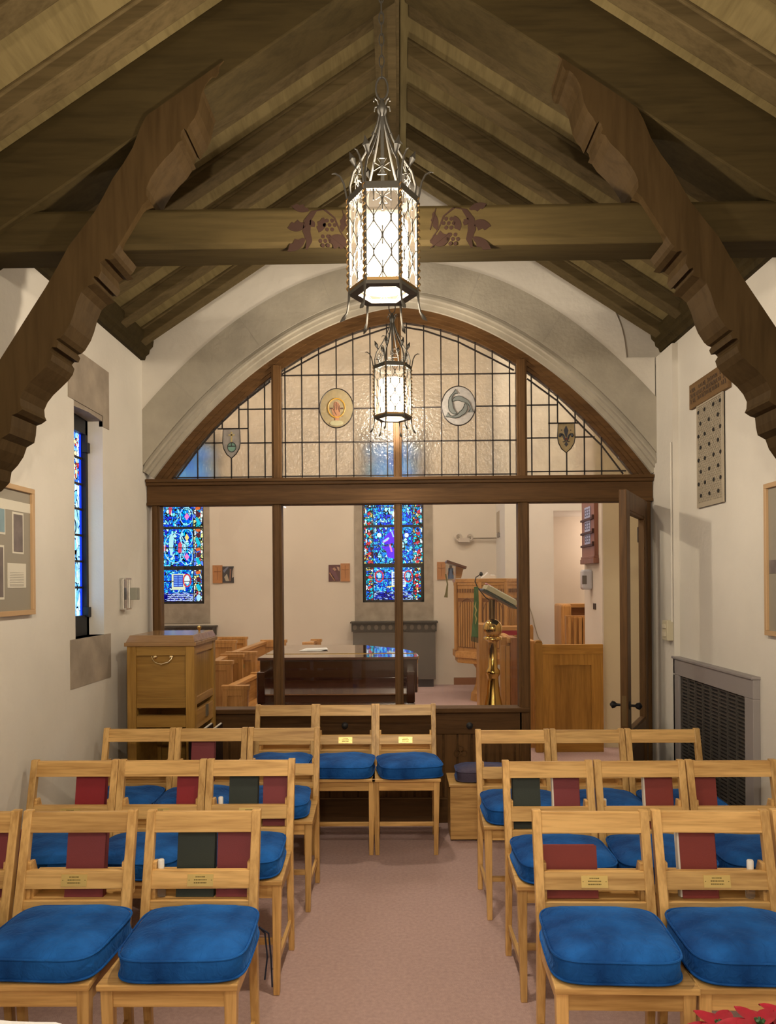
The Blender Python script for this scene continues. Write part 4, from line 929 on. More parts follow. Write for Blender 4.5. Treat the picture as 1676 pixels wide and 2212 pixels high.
# altar cloth and poinsettia
tb = thing('altar_table', 'table under a white cloth at the lower left corner', 'table', (-.9, .8, 0))
m_ = MB().box(-1.45, -.42, .62, 1.20, .84, .86)
for x in (-1.42, -.48):
    for y in (.66, 1.14): m_.box(x, x + .05, y, y + .04, 0, .84)
m_.build('table_frame', OX, tb)
m_ = MB(); n = 30
za = at(60, 2208, 1.21).z
zs = [za + .012 * math.exp(-((i / n - .72) / .08) ** 2) - (.03 * max(0, i / n - .9) * 10) for i in range(n + 1)]
A = [(-1.48 + 1.03 * i / n, 1.21, zs[i]) for i in range(n + 1)]; B_ = [(-1.48 + 1.03 * i / n, .60, za) for i in range(n + 1)]
m_.strip(A, B_, (0, 0, -.006)); m_.strip(A, [(x, y + .01, .45) for x, y, z in A], (0, -.005, 0)); o = m_.build('white_cloth', plain('white_linen', (.78, .78, .8), .8)); tag(o, 'white linen cloth draped on the altar table', 'tablecloth')
px_ = at(1632, 2186, 1.75); pt = thing('potted_poinsettia', 'red poinsettia in a pot at the lower right corner', 'plant', (px_.x, 1.75, 0))
MB().lathe([(.07, 0), (.10, .18), (.11, .18), (.11, .205), (.10, .205)], (px_.x, 1.75, 0), 20).build('pot', plain('terracotta', (.3, .1, .05), .7), pt, smooth=True)
random.seed(5); RBR = plain('red_bract', (.40, .008, .03), .5, var=.25, scale=20); GLF = plain('green_leaf', (.03, .10, .03), .5); q = MB(); gq = MB(); sq = MB()
def petal(mb, c, d_, L_, w, droop=.3):
    d_ = Vector(d_).normalized(); sd = d_.cross(Vector((0, 0, 1))).normalized(); n = 7; Lp, Rp, Mp = [], [], []
    for i in range(n + 1):
        t_ = i / n; p = c + d_ * L_ * t_ - Vector((0, 0, droop * L_ * t_ * t_)); ww = w * math.sin(PI * min(.999, t_ * .94 + .06)) ** .8
        Lp.append(p + sd * ww); Rp.append(p - sd * ww); Mp.append(p - Vector((0, 0, .004)))
    b0 = len(mb.v); mb.v += Lp + Mp + Rp
    for i in range(n):
        mb.f.append((b0 + i, b0 + i + 1, b0 + n + 1 + i + 1, b0 + n + 1 + i)); mb.f.append((b0 + n + 1 + i, b0 + n + 2 + i, b0 + 2 * n + 3 + i, b0 + 2 * n + 2 + i))
zc = px_.z - .02
for hx_, hy_, hz in ((0, -.02, 0), (.085, .02, -.01), (-.06, .05, -.045), (.05, -.08, -.05), (-.04, -.08, -.06), (.13, -.05, -.06)):
    c = Vector((px_.x + hx_, 1.75 + hy_, zc + hz)); sq.tube([(px_.x, 1.75, .18), c - Vector((0, 0, .12)), c], .005, 5)
    for k in range(9):
        a = 2 * PI * k / 9 + hx_ * 20; petal(q, c, (math.cos(a), math.sin(a), .55 if k % 2 else .15), .075 if k % 2 else .095, .02)
    for k in range(6): a = 2 * PI * k / 6 + .4; petal(gq, c - Vector((0, 0, .05)), (math.cos(a), math.sin(a), .0), .11, .03, .5)
    for k in range(5): sq.tube([c, c + Vector((.01 * math.cos(k * 1.26), .01 * math.sin(k * 1.26), .015))], .004, 5)
q.build('red_bracts', RBR, pt, smooth=True); gq.build('leaves', GLF, pt, smooth=True); sq.build('stem', GLF, pt)
# ================================================================ FAR ROOM
FY = 11.9
def fx(x, y=1262, Y=FY): return at(x, y, Y).x
def fz(y, x=860, Y=FY): return at(x, y, Y).z
wins = [(fx(440.5, 1200) - .95, fx(440.5, 1200)), (fx(783, 1200), fx(915.5, 1200))]
wz0, wz1 = fz(1301, 850), 3.95
far = MB(); xs_ = [-5.0, wins[0][0], wins[0][1], wins[1][0], wins[1][1], 4.2]
for i in range(0, 6, 2): far.box(xs_[i], xs_[i + 1], FY, FY + .3, 0, 6)
for (a_, b_) in wins: far.box(a_, b_, FY, FY + .3, 0, wz0).box(a_, b_, FY, FY + .3, wz1, 6)
struct(far.build('wall_far', PLW), 'warm cream far wall of the church beyond the screen')
q = MB().box(-5, 4.2, 5.3, 12.2, 6.0, 6.1); struct(q.build('ceiling', PLW), 'high ceiling of the church beyond the screen')
q = MB().box(-5.1, -5, 5.2, 12.2, 0, 6); struct(q.build('wall_far_left', PLW), 'left wall of the church beyond')
q = MB().box(4.2, 4.3, 5.2, 12.2, 0, 6); struct(q.build('wall_far_right', PLW), 'right wall of the church beyond')
q = MB().box(-5.1, XL - .3, 5.2, 5.35, 0, 6).box(XR + .25, 4.3, 5.2, 5.35, 0, 6).box(XL - .32, XR + .27, YG + .30, 5.35, 4.3, 6)
struct(q.build('wall_divider', PLW), 'church side of the wall around the screen')
# pier, recess and near return wall
cxl = fx(1091, 1200, 10.9); cxr = fx(1196, 1200, 10.9)
q = MB().box(cxl, cxr, 10.9, 11.9, 0, 6).box(cxr, 4.2, 10.9, 11.9, fz(1103, 1230, 10.9), 6); struct(q.build('wall_pier', plain('white_plaster', (.82, .78, .72), .9, var=.03, scale=2)), 'white plaster pier with a recess beside it')
WX = fx(1303, 1250, 7.3); 
q = MB().box(WX, 4.2, 7.3, 8.0, 0, 6); struct(q.build('wall_return', PLY), 'yellowish wall end seen through the open door')  # darker yellow puts the unlit look of this front face into the colour
q = MB().box(WX - .012, WX + .001, 7.3, 7.99, 0, 6); struct(q.build('trim_2', PLW), 'pale side face of the wall end')  # thin sheet gives the lit side of the wall end its paler colour
q = MB().box(wins[1][1] + .45, cxl, FY - .03, FY, 0, .11); struct(q.build('baseboard_far', plain('red_brown_wood', (.28, .12, .06), .5)), 'red brown baseboard of the far wall')
# stained glass windows
BL = [(.0, .04, .8), (.0, .20, 1), (.02, .40, 1), (.0, .08, .9), (.10, .62, 1), (.0, .30, .95), (.45, .85, 1), (.01, .02, .55), (.0, .5, .95), (.2, .7, 1), (.0, .12, .95)]
G1 = mosaic('blue_mosaic', BL, 1.7, 30, .085, (1, 1, .7)); G2 = mosaic('blue_mosaic_fine', BL, 1.6, 38, .085, seed=3)
G3 = mosaic('border_mosaic', [(.0, .55, .75), (.6, .03, .05), (.8, .85, .9), (.0, .3, .9), (.0, .6, .8), (.08, .01, .02), (.75, .6, .15), (.0, .1, .8)], 1.3, 30, .10, seed=5)
G4 = mosaic('strip_glass', [(.9, .95, .85), (.8, .8, .3), (.1, .2, .9), (.85, .9, .95)], 1.2, 16, .08, (1, 1, 1), 2)
GT = mosaic('lettering_glass', [(.25, .4, 1), (.0, .02, .6), (.4, .6, 1), (.0, .0, .3)], 1.2, 30, .09, (.6, 1, 1.6), 4)
def gcol(n, c, s=1.3): return emit(n, c, s)
PINK = gcol('pink_glass', (.95, .25, .65), 1.1); REDG = gcol('red_glass', (.75, .04, .06), 1.0); YELG = gcol('yellow_glass', (.95, .75, .2), 1.1); WHG = gcol('white_glass', (.8, .92, 1), 1.15); TEAL = gcol('teal_glass', (.0, .55, .75), 1.1); VIO = gcol('violet_glass', (.12, .02, .85), 1.2); PALE = gcol('pale_blue_pane', (.4, .75, 1), 1.15); CRM = gcol('cream_glass', (.75, .8, .55), 1.1)
GY_ = FY + .06
def pp(x, y): return at(x, y, GY_ - .012)
def stained(i, label):
    a_, b_ = wins[i]; t = thing(f'window_{i + 2}', label, 'window', ((a_ + b_) / 2, FY, wz0), kind='structure')
    # stone surround
    sxl, sxr = (a_ - .11, fx(453, 1200)) if i == 0 else (fx(765.5, 1200), fx(935, 1200))
    zb_ = fz(1343, 850)
    s_ = MB().box(sxl, a_, FY - .012, FY + .15, zb_, wz1 + .2).box(b_, sxr, FY - .012, FY + .15, zb_, wz1 + .2).box(a_, b_, FY - .012, FY + .15, zb_, wz0).box(a_, b_, FY - .012, FY + .15, wz1, wz1 + .2)
    s_.build('stone_surround', STD, t)
    return t, a_, b_
t, a_, b_ = stained(1, 'middle stained glass window of the far wall, mostly blue')
xm0, xm1 = fx(806, 1200, GY_), fx(892, 1200, GY_); z1, z2, z3 = fz(1136), fz(1177), fz(1221); zt2 = fz(1277)
MB().box(xm0, xm1, GY_, GY_ + .01, z3, wz1).build('blue_field', G1, t); MB().box(a_, xm0, GY_, GY_ + .01, wz0, wz1).box(xm1, b_, GY_, GY_ + .01, wz0, wz1).build('border_glass', G3, t)
MB().box(xm0, xm1, GY_, GY_ + .01, zt2, z3).build('lower_field', G2, t); MB().box(xm0, xm1, GY_, GY_ + .01, wz0, zt2).build('lettering_band', GT, t)
f_ = MB(); d0, d1 = GY_ - .03, GY_ + .02
f_.box(a_, a_ + .022, d0, d1, wz0, wz1).box(b_ - .022, b_, d0, d1, wz0, wz1).box(a_, b_, d0, d1, wz0, wz0 + .035).box(a_, b_, d0, d1, wz1 - .03, wz1)
f_.box(a_, a_ + .05, d0, d1, wz0, z3).box(b_ - .05, b_, d0, d1, wz0, z3)
for z, h in ((z1, .018), (z3, .032), (z1 + .62, .018), (z1 + 1.2, .018)): f_.box(a_, b_, d0, d1, z - h, z + h)
for z in (z2, fz(1249), z1 + .3, z1 + .9): f_.box(a_, b_, d0 + .015, d1, z - .006, z + .006)
f_.box(xm0 - .006, xm0 + .006, d0 + .015, d1, wz0, wz1).box(xm1 - .006, xm1 + .006, d0 + .015, d1, wz0, wz1)
f_.build('window_frame', BLK, t)
q = MB()
for x in (819, 878): q.ell(pp(x, 1156), (.034, 0, 0), (0, 0, .036), (0, .006, 0), 16)
q.build('white_disc', WHG, t)
MB().prism([pp(*p) for p in ((824, 1170), (832, 1158), (846, 1146), (852, 1145), (852, 1172), (838, 1176))], (0, .006, 0)).prism([pp(*p) for p in ((822, 1180), (838, 1180), (852, 1184), (852, 1207), (838, 1204), (834, 1190))], (0, .006, 0)).build('violet_robe', VIO, t)
MB().bar(pp(842, 1176), pp(846, 1192), .028, .006).bar(pp(827, 1172), pp(838, 1166), .02, .006).build('pink_drape', PINK, t); MB().bar(pp(828, 1170), pp(840, 1162), .03, .008).bar(pp(846, 1148), pp(850, 1160), .02, .008).build('pale_sleeve', PALE, t)
MB().box(pp(841, 0).x, pp(850, 0).x, GY_ - .012, GY_ - .006, pp(845, 1098).z, pp(845, 1092).z).build('yellow_pane', YELG, t)
for cx_, s in ((819, 1), (882, 1)):
    MB().tube([(pp(cx_, 1245).x + .062 * math.cos(a), GY_ - .012, pp(cx_, 1245).z + .085 * math.sin(a)) for a in [2 * PI * k_ / 20 for k_ in range(20)]], .011, 5, True).build('red_oval', REDG, t)
    MB().ell(pp(cx_, 1244), (.028, 0, 0), (0, 0, .05), (0, .005, 0), 12).build('pale_figure', PALE, t)
q = MB().box(pp(836, 0).x, pp(866, 0).x, GY_ - .012, GY_ - .007, pp(850, 1268).z, pp(850, 1235).z); q.build('book_page', WHG, t)
q = MB()
for k_ in range(7): y = 1239 + k_ * 3.6; q.box(pp(839, 0).x, pp(864, 0).x, GY_ - .016, GY_ - .012, pp(850, y + 2).z, pp(850, y).z)
q.build('book_lines', gcol('deep_blue_pane', (.05, .15, .8), 1), t)
MB().bar(pp(835, 1268), pp(852, 1266), .02, .008).build('book_edge', YELG, t)
q = MB()
for (x, y) in ((797, 1110), (797, 1131), (797, 1153), (797, 1174), (798, 1196), (798, 1214), (799, 1246), (799, 1269), (904, 1105), (901, 1128), (904, 1152), (902, 1172), (904, 1193), (902, 1213), (901, 1243), (901, 1266)): q.obox(pp(x, y), (.022, 0, .012), (0, .004, 0), (-.008, 0, .018))
q.build('red_pane', REDG, t)
q = MB()
for (x, y) in ((790, 1105), (790, 1127), (791, 1147), (791, 1168), (790, 1190), (909, 1103), (909, 1124), (910, 1145), (909, 1168), (910, 1188)): q.obox(pp(x, y), (.010, 0, 0), (0, .004, 0), (0, 0, .03))
q.build('white_strip', WHG, t)
t, a_, b_ = stained(0, 'left stained glass window of the far wall, with an open book and a yellow star')
xc1, xc2, xc3 = fx(418, 1200, GY_), fx(423.5, 1200, GY_), fx(434, 1200, GY_); xl = a_
z1, z2, z3 = fz(1140, 395), fz(1183, 395), fz(1227, 395); zt2 = fz(1280, 395)
MB().box(xl, xc1, GY_, GY_ + .01, z3, wz1).build('blue_field', G1, t); MB().box(xl, xc1, GY_, GY_ + .01, zt2, z3).build('lower_field', G2, t); MB().box(xl, xc1, GY_, GY_ + .01, wz0, zt2).build('lettering_band', GT, t)
MB().box(xc1, xc2, GY_, GY_ + .01, wz0, wz1).box(xc3, b_, GY_, GY_ + .01, wz0, wz1).build('pale_strip', G4, t); MB().box(xc2, xc3, GY_, GY_ + .01, wz0, wz1).build('border_glass', G3, t)
f_ = MB().box(b_ - .022, b_, d0, d1, wz0, wz1).box(a_, a_ + .022, d0, d1, wz0, wz1).box(a_, b_, d0, d1, wz0, wz0 + .04).box(b_ - .045, b_, d0, d1, wz0, z3).box(a_, b_, d0, d1, wz1 - .03, wz1)
for z, h in ((z1, .018), (z3, .03), (z1 + .62, .018), (z1 + 1.2, .018)): f_.box(a_, b_, d0, d1, z - h, z + h)
for z in (z2, fz(1256, 395), z1 + .3): f_.box(a_, b_, d0 + .015, d1, z - .005, z + .005)
f_.box(xc1 - .005, xc1 + .005, d0 + .015, d1, wz0, wz1).build('window_frame', BLK, t)
def dia(x, y, w, h, mb): mb.prism([pp(x - w, y), pp(x, y - h), pp(x + w, y), pp(x, y + h)], (0, .006, 0))
q = MB(); dia(403.5, 1116, 5.5, 8, q); dia(403.5, 1203, 5.5, 8, q); q.build('pink_diamond', PINK, t)
q = MB(); dia(403.5, 1161, 5, 8, q); q.build('yellow_diamond', YELG, t)
q = MB()
for (cx_, cy_, rx, ry) in ((403, 1115, 14, 19), (403, 1161, 13, 19), (403, 1203, 13, 17), (378, 1184, 23, 32)): q.tube([pp(cx_ + rx * math.cos(a), cy_ + ry * math.sin(a)) for a in [2 * PI * k_ / 24 for k_ in range(24)]], .006, 4, True)
q.build('pale_scroll', PALE, t)
q = MB().prism([pp(*p) for p in ((366, 1160), (371, 1153), (375, 1160), (374, 1180), (372, 1200), (368, 1200), (365, 1180))], (0, .006, 0)); q.build('pale_robe', gcol('pale_green_pane', (.45, .85, .9), 1.1), t)
q = MB().prism([pp(*p) for p in ((385, 1175), (389, 1170), (393, 1176), (392, 1194), (384, 1194))], (0, .006, 0)).prism([pp(*p) for p in ((364, 1096), (372, 1096), (369, 1110), (366, 1112))], (0, .006, 0)).prism([pp(*p) for p in ((350, 1180), (358, 1178), (358, 1190), (352, 1192))], (0, .006, 0)); q.build('red_figure', gcol('rose_red_pane', (.85, .08, .16), 1.0), t)
q = MB().box(pp(361, 0).x, pp(390, 0).x, GY_ - .012, GY_ - .007, pp(375, 1274).z, pp(375, 1240).z); q.build('book_page', CRM, t)
q = MB().box(pp(365, 0).x, pp(385.5, 0).x, GY_ - .015, GY_ - .012, pp(375, 1268).z, pp(375, 1242).z); q.build('book_field', gcol('book_blue', (.01, .04, .5), 1), t)
q = MB()
for k_ in range(6):
    y = 1244 + k_ * 4
    q.box(pp(366, 0).x, pp(374, 0).x, GY_ - .019, GY_ - .015, pp(375, y + 2).z, pp(375, y).z).box(pp(376, 0).x, pp(384.5, 0).x, GY_ - .019, GY_ - .015, pp(375, y + 2).z, pp(375, y).z)
q.build('book_lines', gcol('book_line_blue', (.2, .4, 1), 1.1), t)
MB().tube([(pp(404, 1254).x + .058 * math.cos(a), GY_ - .012, pp(404, 1254).z + .095 * math.sin(a)) for a in [2 * PI * k_ / 20 for k_ in range(20)]], .011, 5, True).build('red_oval', REDG, t)
MB().ell(pp(404, 1252), (.04, 0, 0), (0, 0, .07), (0, .005, 0), 12).build('praying_hands', WHG, t)
q = MB()
for (x, y) in ((428, 1112), (428, 1157), (428, 1199), (429, 1252)): q.ell(pp(x, y), (.032, 0, 0), (0, 0, .045), (0, .005, 0), 10)
q.build('dark_red_pane', gcol('dark_maroon_pane', (.10, .01, .025), 1), t)
q = MB()
for (x, y) in ((428, 1127), (427, 1169), (428, 1212), (429, 1269)): q.bar(pp(x - 3, y - 7), pp(x + 3, y + 7), .05, .005)
q.build('teal_pane', TEAL, t)
q = MB()
for (x, y) in ((427, 1098), (428, 1145), (428, 1187), (428, 1237)): q.obox(pp(x, y), (.032, 0, .01), (0, .004, 0), (-.01, 0, .022))
q.build('orange_pane', gcol('orange_pane', (.85, .16, .03), 1), t)
q = MB()
for k_ in range(5):
    y = 1283 + k_ * 4.4; x = 352
    while x < 410: w_ = random.uniform(4, 10); q.box(pp(x, 0).x, pp(min(410, x + w_), 0).x, GY_ - .014, GY_ - .008, pp(380, y + 1.6).z, pp(380, y).z); x += w_ + 1.5
q.build('lettering_dash', gcol('lavender_pane', (.55, .6, 1), 1), t)
c_ = pp(429, 1291); MB().ell(c_, (.034, 0, 0), (0, 0, .052), (0, .005, 0), 16).build('oval_seal', PALE, t); 
# radiator covers under them
RD = plain('dark_bronze_metal', (.05, .042, .034), .55, .2); RDL = plain('bronze_grey_face', (.12, .105, .088), .6)
def radc(x0, x1, yt, yb, label):
    a_, b_ = fx(x0, 1400, 11.6), fx(x1, 1400, 11.6); zt_, zb_ = at(860, yt, 11.6).z, at(860, yb, 11.6).z
    t = thing('radiator_cover', label, 'radiator cover', ((a_ + b_) / 2, 11.75, 0))
    MB().box(a_ + .03, b_ - .03, 11.62, 11.88, .12, zt_ - .12).build('cover_face', RDL, t)
    MB().box(a_ - .01, b_ + .01, 11.58, 11.89, zt_ - .02, zt_).box(a_ + .01, b_ - .01, 11.61, 11.88, zt_ - .15, zt_ - .02).build('top_band', RD, t)
    q = MB(); n = 12
    for i in range(n):
        xx = a_ + .06 + (b_ - a_ - .12) * i / (n - 1); q.ell((xx, 11.607, zt_ - .085), (.032, 0, 0), (0, 0, .04), (0, .005, 0), 10)
    q.build('rosette', plain('band_relief', (.14, .115, .09), .5, .2), t)
    MB().box(a_ + .06, b_ - .06, 11.66, 11.86, 0, .12).build('plinth', plain('plinth_dark', (.03, .028, .03), .6), t)
radc(758, 945, 1343, 1478, 'grey brown metal radiator cover under the middle stained glass window')
radc(300, 460, 1350, 1486, 'dark radiator cover under the left stained glass window')
# stations on the far wall
STW = plain('orange_wood', (.46, .20, .07), .5, var=.12, scale=12); CRS = plain('cross_groove', (.26, .10, .03), .6)
stations = []
for i, (wx0, wx1, y0, y1, ppx, pic, lb) in enumerate(((460, 480.5, 1221, 1260, (481, 505, 1223.5, 1259), 0, 'left'), (736, 755.5, 1217, 1256, (710, 734.5, 1220, 1256), 1, 'middle'), (944, 962, 1214, 1252, (963, 984, 1219, 1252), 2, 'right'))):
    a_, b_ = at(wx0, y1, FY), at(wx1, y0, FY)
    t = thing('cross_plaque', f'orange wooden plaque with a carved cross, {lb} one of the three on the far wall', 'plaque', (a_.x, FY, a_.z))
    MB().box(a_.x, b_.x, FY - .02, FY, a_.z, b_.z).build('board', STW, t)
    cx_, cz_ = (a_.x + b_.x) / 2, a_.z + (b_.z - a_.z) * .66
    MB().box(cx_ - .004, cx_ + .004, FY - .023, FY - .018, a_.z + .05, b_.z - .03).prism([(cx_ - .055, FY - .023, cz_ + .006), (cx_ - .055, FY - .023, cz_ - .004), (cx_, FY - .023, cz_ - .012), (cx_ + .055, FY - .023, cz_ - .004), (cx_ + .055, FY - .023, cz_ + .006), (cx_, FY - .023, cz_ - .002)], (0, .004, 0)).build('cross', CRS, t)
    x0, x1, y0, y1 = ppx; a_, b_ = at(x0, y1, FY), at(x1, y0, FY)
    t = thing('painted_print', ['small print of a bowed figure in grey and white robes', 'small print of a purple robed figure carrying a beam', 'small print of a seated figure in blue behind the pulpit desk'][i], 'picture', (a_.x, FY, a_.z))
    MB().box(a_.x, b_.x, FY - .012, FY, a_.z, b_.z).build('sheet', plain('print_base', [(.05, .045, .05), (.10, .03, .035), (.45, .36, .27)][i], .6), t)
    W_, H_ = b_.x - a_.x, b_.z - a_.z
    def U(u, v): return (a_.x + u * W_, FY - .014, a_.z + v * H_)
    def shp(P, c, n): MB().prism([U(*p) for p in P], (0, .003, 0)).build(n, plain('print_' + n, c, .7), t)
    if i == 0:
        shp([(.15, .6), (.55, .95), (.45, .98), (.05, .75)], (.18, .2, .28), 'cloak'); shp([(.15, .35), (.4, .55), (.6, .1), (.3, .1)], (.48, .42, .32), 'robe'); shp([(.6, .1), (.72, .1), (.78, .85), (.66, .85)], (.3, .15, .1), 'post'); shp([(.85, .3), (1, .35), (1, .95), (.9, .7)], (.6, .5, .4), 'sky')
    elif i == 1:
        shp([(.1, .9), (.6, .6), (.9, .1), (.5, .1), (.15, .5)], (.16, .06, .08), 'robe'); shp([(.05, .5), (.15, .55), (.6, .1), (.5, .03)], (.5, .25, .12), 'beam'); shp([(.3, .75), (.5, .85), (.7, .7), (.5, .62)], (.5, .28, .18), 'arm'); shp([(.7, .9), (.95, .85), (.95, .6), (.8, .7)], (.5, .3, .2), 'face')
    else:
        shp([(.2, .05), (.8, .05), (.75, .75), (.25, .75)], (.08, .12, .22), 'robe'); shp([(.35, .7), (.65, .7), (.65, .95), (.35, .95)], (.08, .05, .04), 'hair'); shp([(.05, .3), (.4, .75), (.3, .3)], (.45, .26, .18), 'arm'); shp([(.95, .3), (.6, .75), (.7, .3)], (.45, .26, .18), 'arm')
# wall bracket and loudspeaker
p = at(1005, 1163, FY); t = thing('pipe_bracket', 'white scrolled wall bracket with a long thin rod on the far wall', 'bracket', (p.x, FY, p.z))
q = MB(); 
for x in (990, 1014): c_ = at(x, 1161, FY - .05); q.tube([(c_.x + .045 * math.cos(a), FY - .05, c_.z + .05 * math.sin(a)) for a in [PI * 2 * k_ / 14 for k_ in range(14)]], .02, 6, True)
q.bar(at(990, 1167, FY - .05), at(1014, 1167, FY - .05), .06, .08); q.build('scroll', plain('pale_grey_paint', (.62, .54, .46), .7), t, smooth=True)
MB().tube([at(1016, 1163, FY - .05), at(1092, 1162, FY - .05)], .012, 6).build('rod', plain('grey_rod', (.32, .26, .2), .6), t)
p0, p1 = at(1077, 1160, 11.5), at(1100, 1103, 11.5); t = thing('loudspeaker', 'pale box loudspeaker fixed high beside the white pier', 'loudspeaker', (p0.x, 11.6, p0.z))
MB().box(p0.x, cxl + .02, 11.45, 11.75, p0.z + .07, p1.z).build('box', plain('beige_box', (.48, .4, .3), .6), t, bevel=.01); MB().box(p0.x, cxl + .02, 11.44, 11.7, p0.z, p0.z + .06).build('bracket', plain('grey_metal_b', (.25, .22, .2), .5), t)
# ---- piano
MAH = plain('dark_mahogany', (.050, .016, .010), .14, Coat_Weight=.6, Coat_Roughness=.06); MAT = plain('mahogany_top', (.10, .035, .022), .09, Coat_Weight=1.0, Coat_Roughness=.03)
YP0 = 5.80
pl = at(556, 1425, YP0); pr = at(903, 1424, YP0); zl = .995
pn = thing('grand_piano', 'dark mahogany grand piano with closed glossy lid', 'piano', (pl.x, YP0, 0))
YP1 = 6.85
bl = at(588, 1402, YP1).x; 
L_ = [(pl.x, YP0), (pr.x, YP0), (pr.x + .01, YP0 + .1), (pr.x - .005, YP0 + .35), (pr.x - .06, YP0 + .6), (pr.x - .14, YP0 + .78), (pr.x - .27, YP1 - .12), (pr.x - .45, YP1 + .1), (bl + .3, YP1 + .2), (bl + .05, YP1 + .1), (pl.x, YP1 - .1)]
MB().prism([(x, y, zl) for x, y in L_], (0, 0, .022)).build('lid', MAT, pn, bevel=.004)
MB().prism([(x * .985 - .005, YP0 + .04 + (y - YP0) * .96, .74) for x, y in L_], (0, 0, .254)).build('case', MAH, pn, bevel=.004)
MB().box(pl.x + .03, pr.x - .03, YP0 - .22, YP0 + .06, .62, .70).box(pl.x + .03, pl.x + .09, YP0 - .20, YP0 + .1, .70, .93).box(pr.x - .09, pr.x - .03, YP0 - .20, YP0 + .1, .70, .93).build('key_bed', MAH, pn, bevel=.008)
MB().hexa([(pl.x + .05, YP0 - .18, .70), (pr.x - .05, YP0 - .18, .70), (pr.x - .05, YP0 + .02, .70), (pl.x + .05, YP0 + .02, .70), (pl.x + .05, YP0 - .15, .755), (pr.x - .05, YP0 - .15, .755), (pr.x - .05, YP0 + .03, .86), (pl.x + .05, YP0 + .03, .86)]).build('fallboard', MAH, pn, bevel=.006)
MB().tube([(pl.x + .05, YP0 - .16, .757), (pr.x - .05, YP0 - .16, .757)], .006, 6).build('edge_moulding', plain('edge_highlight', (.18, .08, .04), .25), pn)  # lighter strip added as a painted highlight along the fallboard edge
for x, y in ((pl.x + .1, YP0 + .05), (pr.x - .1, YP0 + .05), (pl.x + .6, YP1 - .1)): MB().lathe([(.03, 0), (.03, .06), (.045, .08), (.04, .3), (.07, .55), (.07, .62)], (x, y, 0), 12).build('leg', MAH, pn, smooth=True)
MB().box(pl.x + .02, pr.x - .02, YP0 + .2, YP0 + .4, .56, .62).build('lyre_rail', MAH, pn)
q = MB(); x = pl.x + .1
MB().tube([(pl.x + .01, YP0 + .30, zl + .023), (pr.x - .01, YP0 + .30, zl + .023)], .003, 5).build('lid_hinge', GOLD, pn)
c_ = at(676, 1402, 6.45); q = MB(); q.add([(c_.x - .11, 6.36, zl + .024), (c_.x + .08, 6.34, zl + .024), (c_.x + .12, 6.56, zl + .026), (c_.x - .07, 6.58, zl + .03)], [(0, 1, 2, 3)]); q.add([(c_.x - .04, 6.4, zl + .028), (c_.x + .13, 6.42, zl + .03), (c_.x + .1, 6.62, zl + .03), (c_.x - .06, 6.6, zl + .028)], [(0, 1, 2, 3)])
tag(q.build('sheet_music', plain('white_paper', (.8, .8, .78), .7)), 'white sheets of paper lying on the piano lid', 'paper')
# ---- pews on the left (each: ends, back, seat)
def pew(x0, x1, ya, yb, h, label, x2=None, plate=False):
    t = thing('wooden_pew', label, 'pew', (x0, ya, 0), 'orange oak pews left of the piano'); d = (x2 - x0) if x2 is not None else 0
    def en(y, s):
        q = MB().box(x0 + s, x1 + s, y, y + .05, 0, h - .03).box(x0 + s - .012, x1 + s + .012, y - .012, y + .062, h - .035, h)
        q.box(x0 + s, x0 + s + .045, y - .012, y, 0, h - .035).box(x1 + s - .045, x1 + s, y - .012, y, 0, h - .035).box(x0 + s + .045, x1 + s - .045, y - .0115, y, h - .09, h - .036); return q
    e1 = en(ya, 0).build('pew_end', PZ, t, bevel=.003); en(yb - .05, d).build('pew_end', PZ, t, bevel=.003)
    MB().hexa([(x0 + .01, ya + .03, .35), (x0 + .05, ya + .03, .35), (x0 + d + .05, yb - .03, .35), (x0 + d + .01, yb - .03, .35), (x0 + .01, ya + .03, h - .05), (x0 + .05, ya + .03, h - .05), (x0 + d + .05, yb - .03, h - .05), (x0 + d + .01, yb - .03, h - .05)]).build('pew_back', PYm, t)
    MB().hexa([(x0 - .005, ya + .03, h - .05), (x0 + .07, ya + .03, h - .05), (x0 + d + .07, yb - .03, h - .05), (x0 + d - .005, yb - .03, h - .05), (x0 - .005, ya + .03, h - .015), (x0 + .07, ya + .03, h - .015), (x0 + d + .07, yb - .03, h - .015), (x0 + d - .005, yb - .03, h - .015)]).build('top_rail', PYm, t, bevel=.004)
    MB().hexa([(x0 + .05, ya + .03, .42), (x1 - .02, ya + .03, .42), (x1 + d - .02, yb - .03, .42), (x0 + d + .05, yb - .03, .42), (x0 + .05, ya + .03, .45), (x1 - .02, ya + .03, .45), (x1 + d - .02, yb - .03, .45), (x0 + d + .05, yb - .03, .45)]).build('pew_seat', PYm, t)
    if plate: MB().box((x0 + x1) / 2 - .03, (x0 + x1) / 2 + .04, ya - .004, ya, h - .17, h - .13).build('label_plate', plain('green_brass', (.30, .24, .10), .5, .5), t)
    return t
def pewpx(px0, px1, py, px2, py2, h, label, **k):
    ya = (1.57 - h) * F / (py - 1264); yb = (1.57 - h) * F / (py2 - 1264)
    pew(at(px0, 1400, ya).x, at(px1, 1400, ya).x, ya, yb, h, label, at(px2, 1400, yb).x, **k)
pewpx(488, 552, 1408, 566, 1382, .88, 'orange oak pew with a small plate on its end, left of the piano', plate=True)
pewpx(480, 534, 1481, 545, 1452, .70, 'low orange oak pew end and rail nearest to the screen')
pewpx(450, 500, 1427, 480, 1412, .88, 'orange oak pew end just right of the tall cabinet')
pewpx(440, 509, 1383, 470, 1375, .88, 'orange oak pew end farther back, behind the tall cabinet')
pewpx(655, 676, 1388, 674, 1381, .88, 'short oak pew end showing above the piano lid')
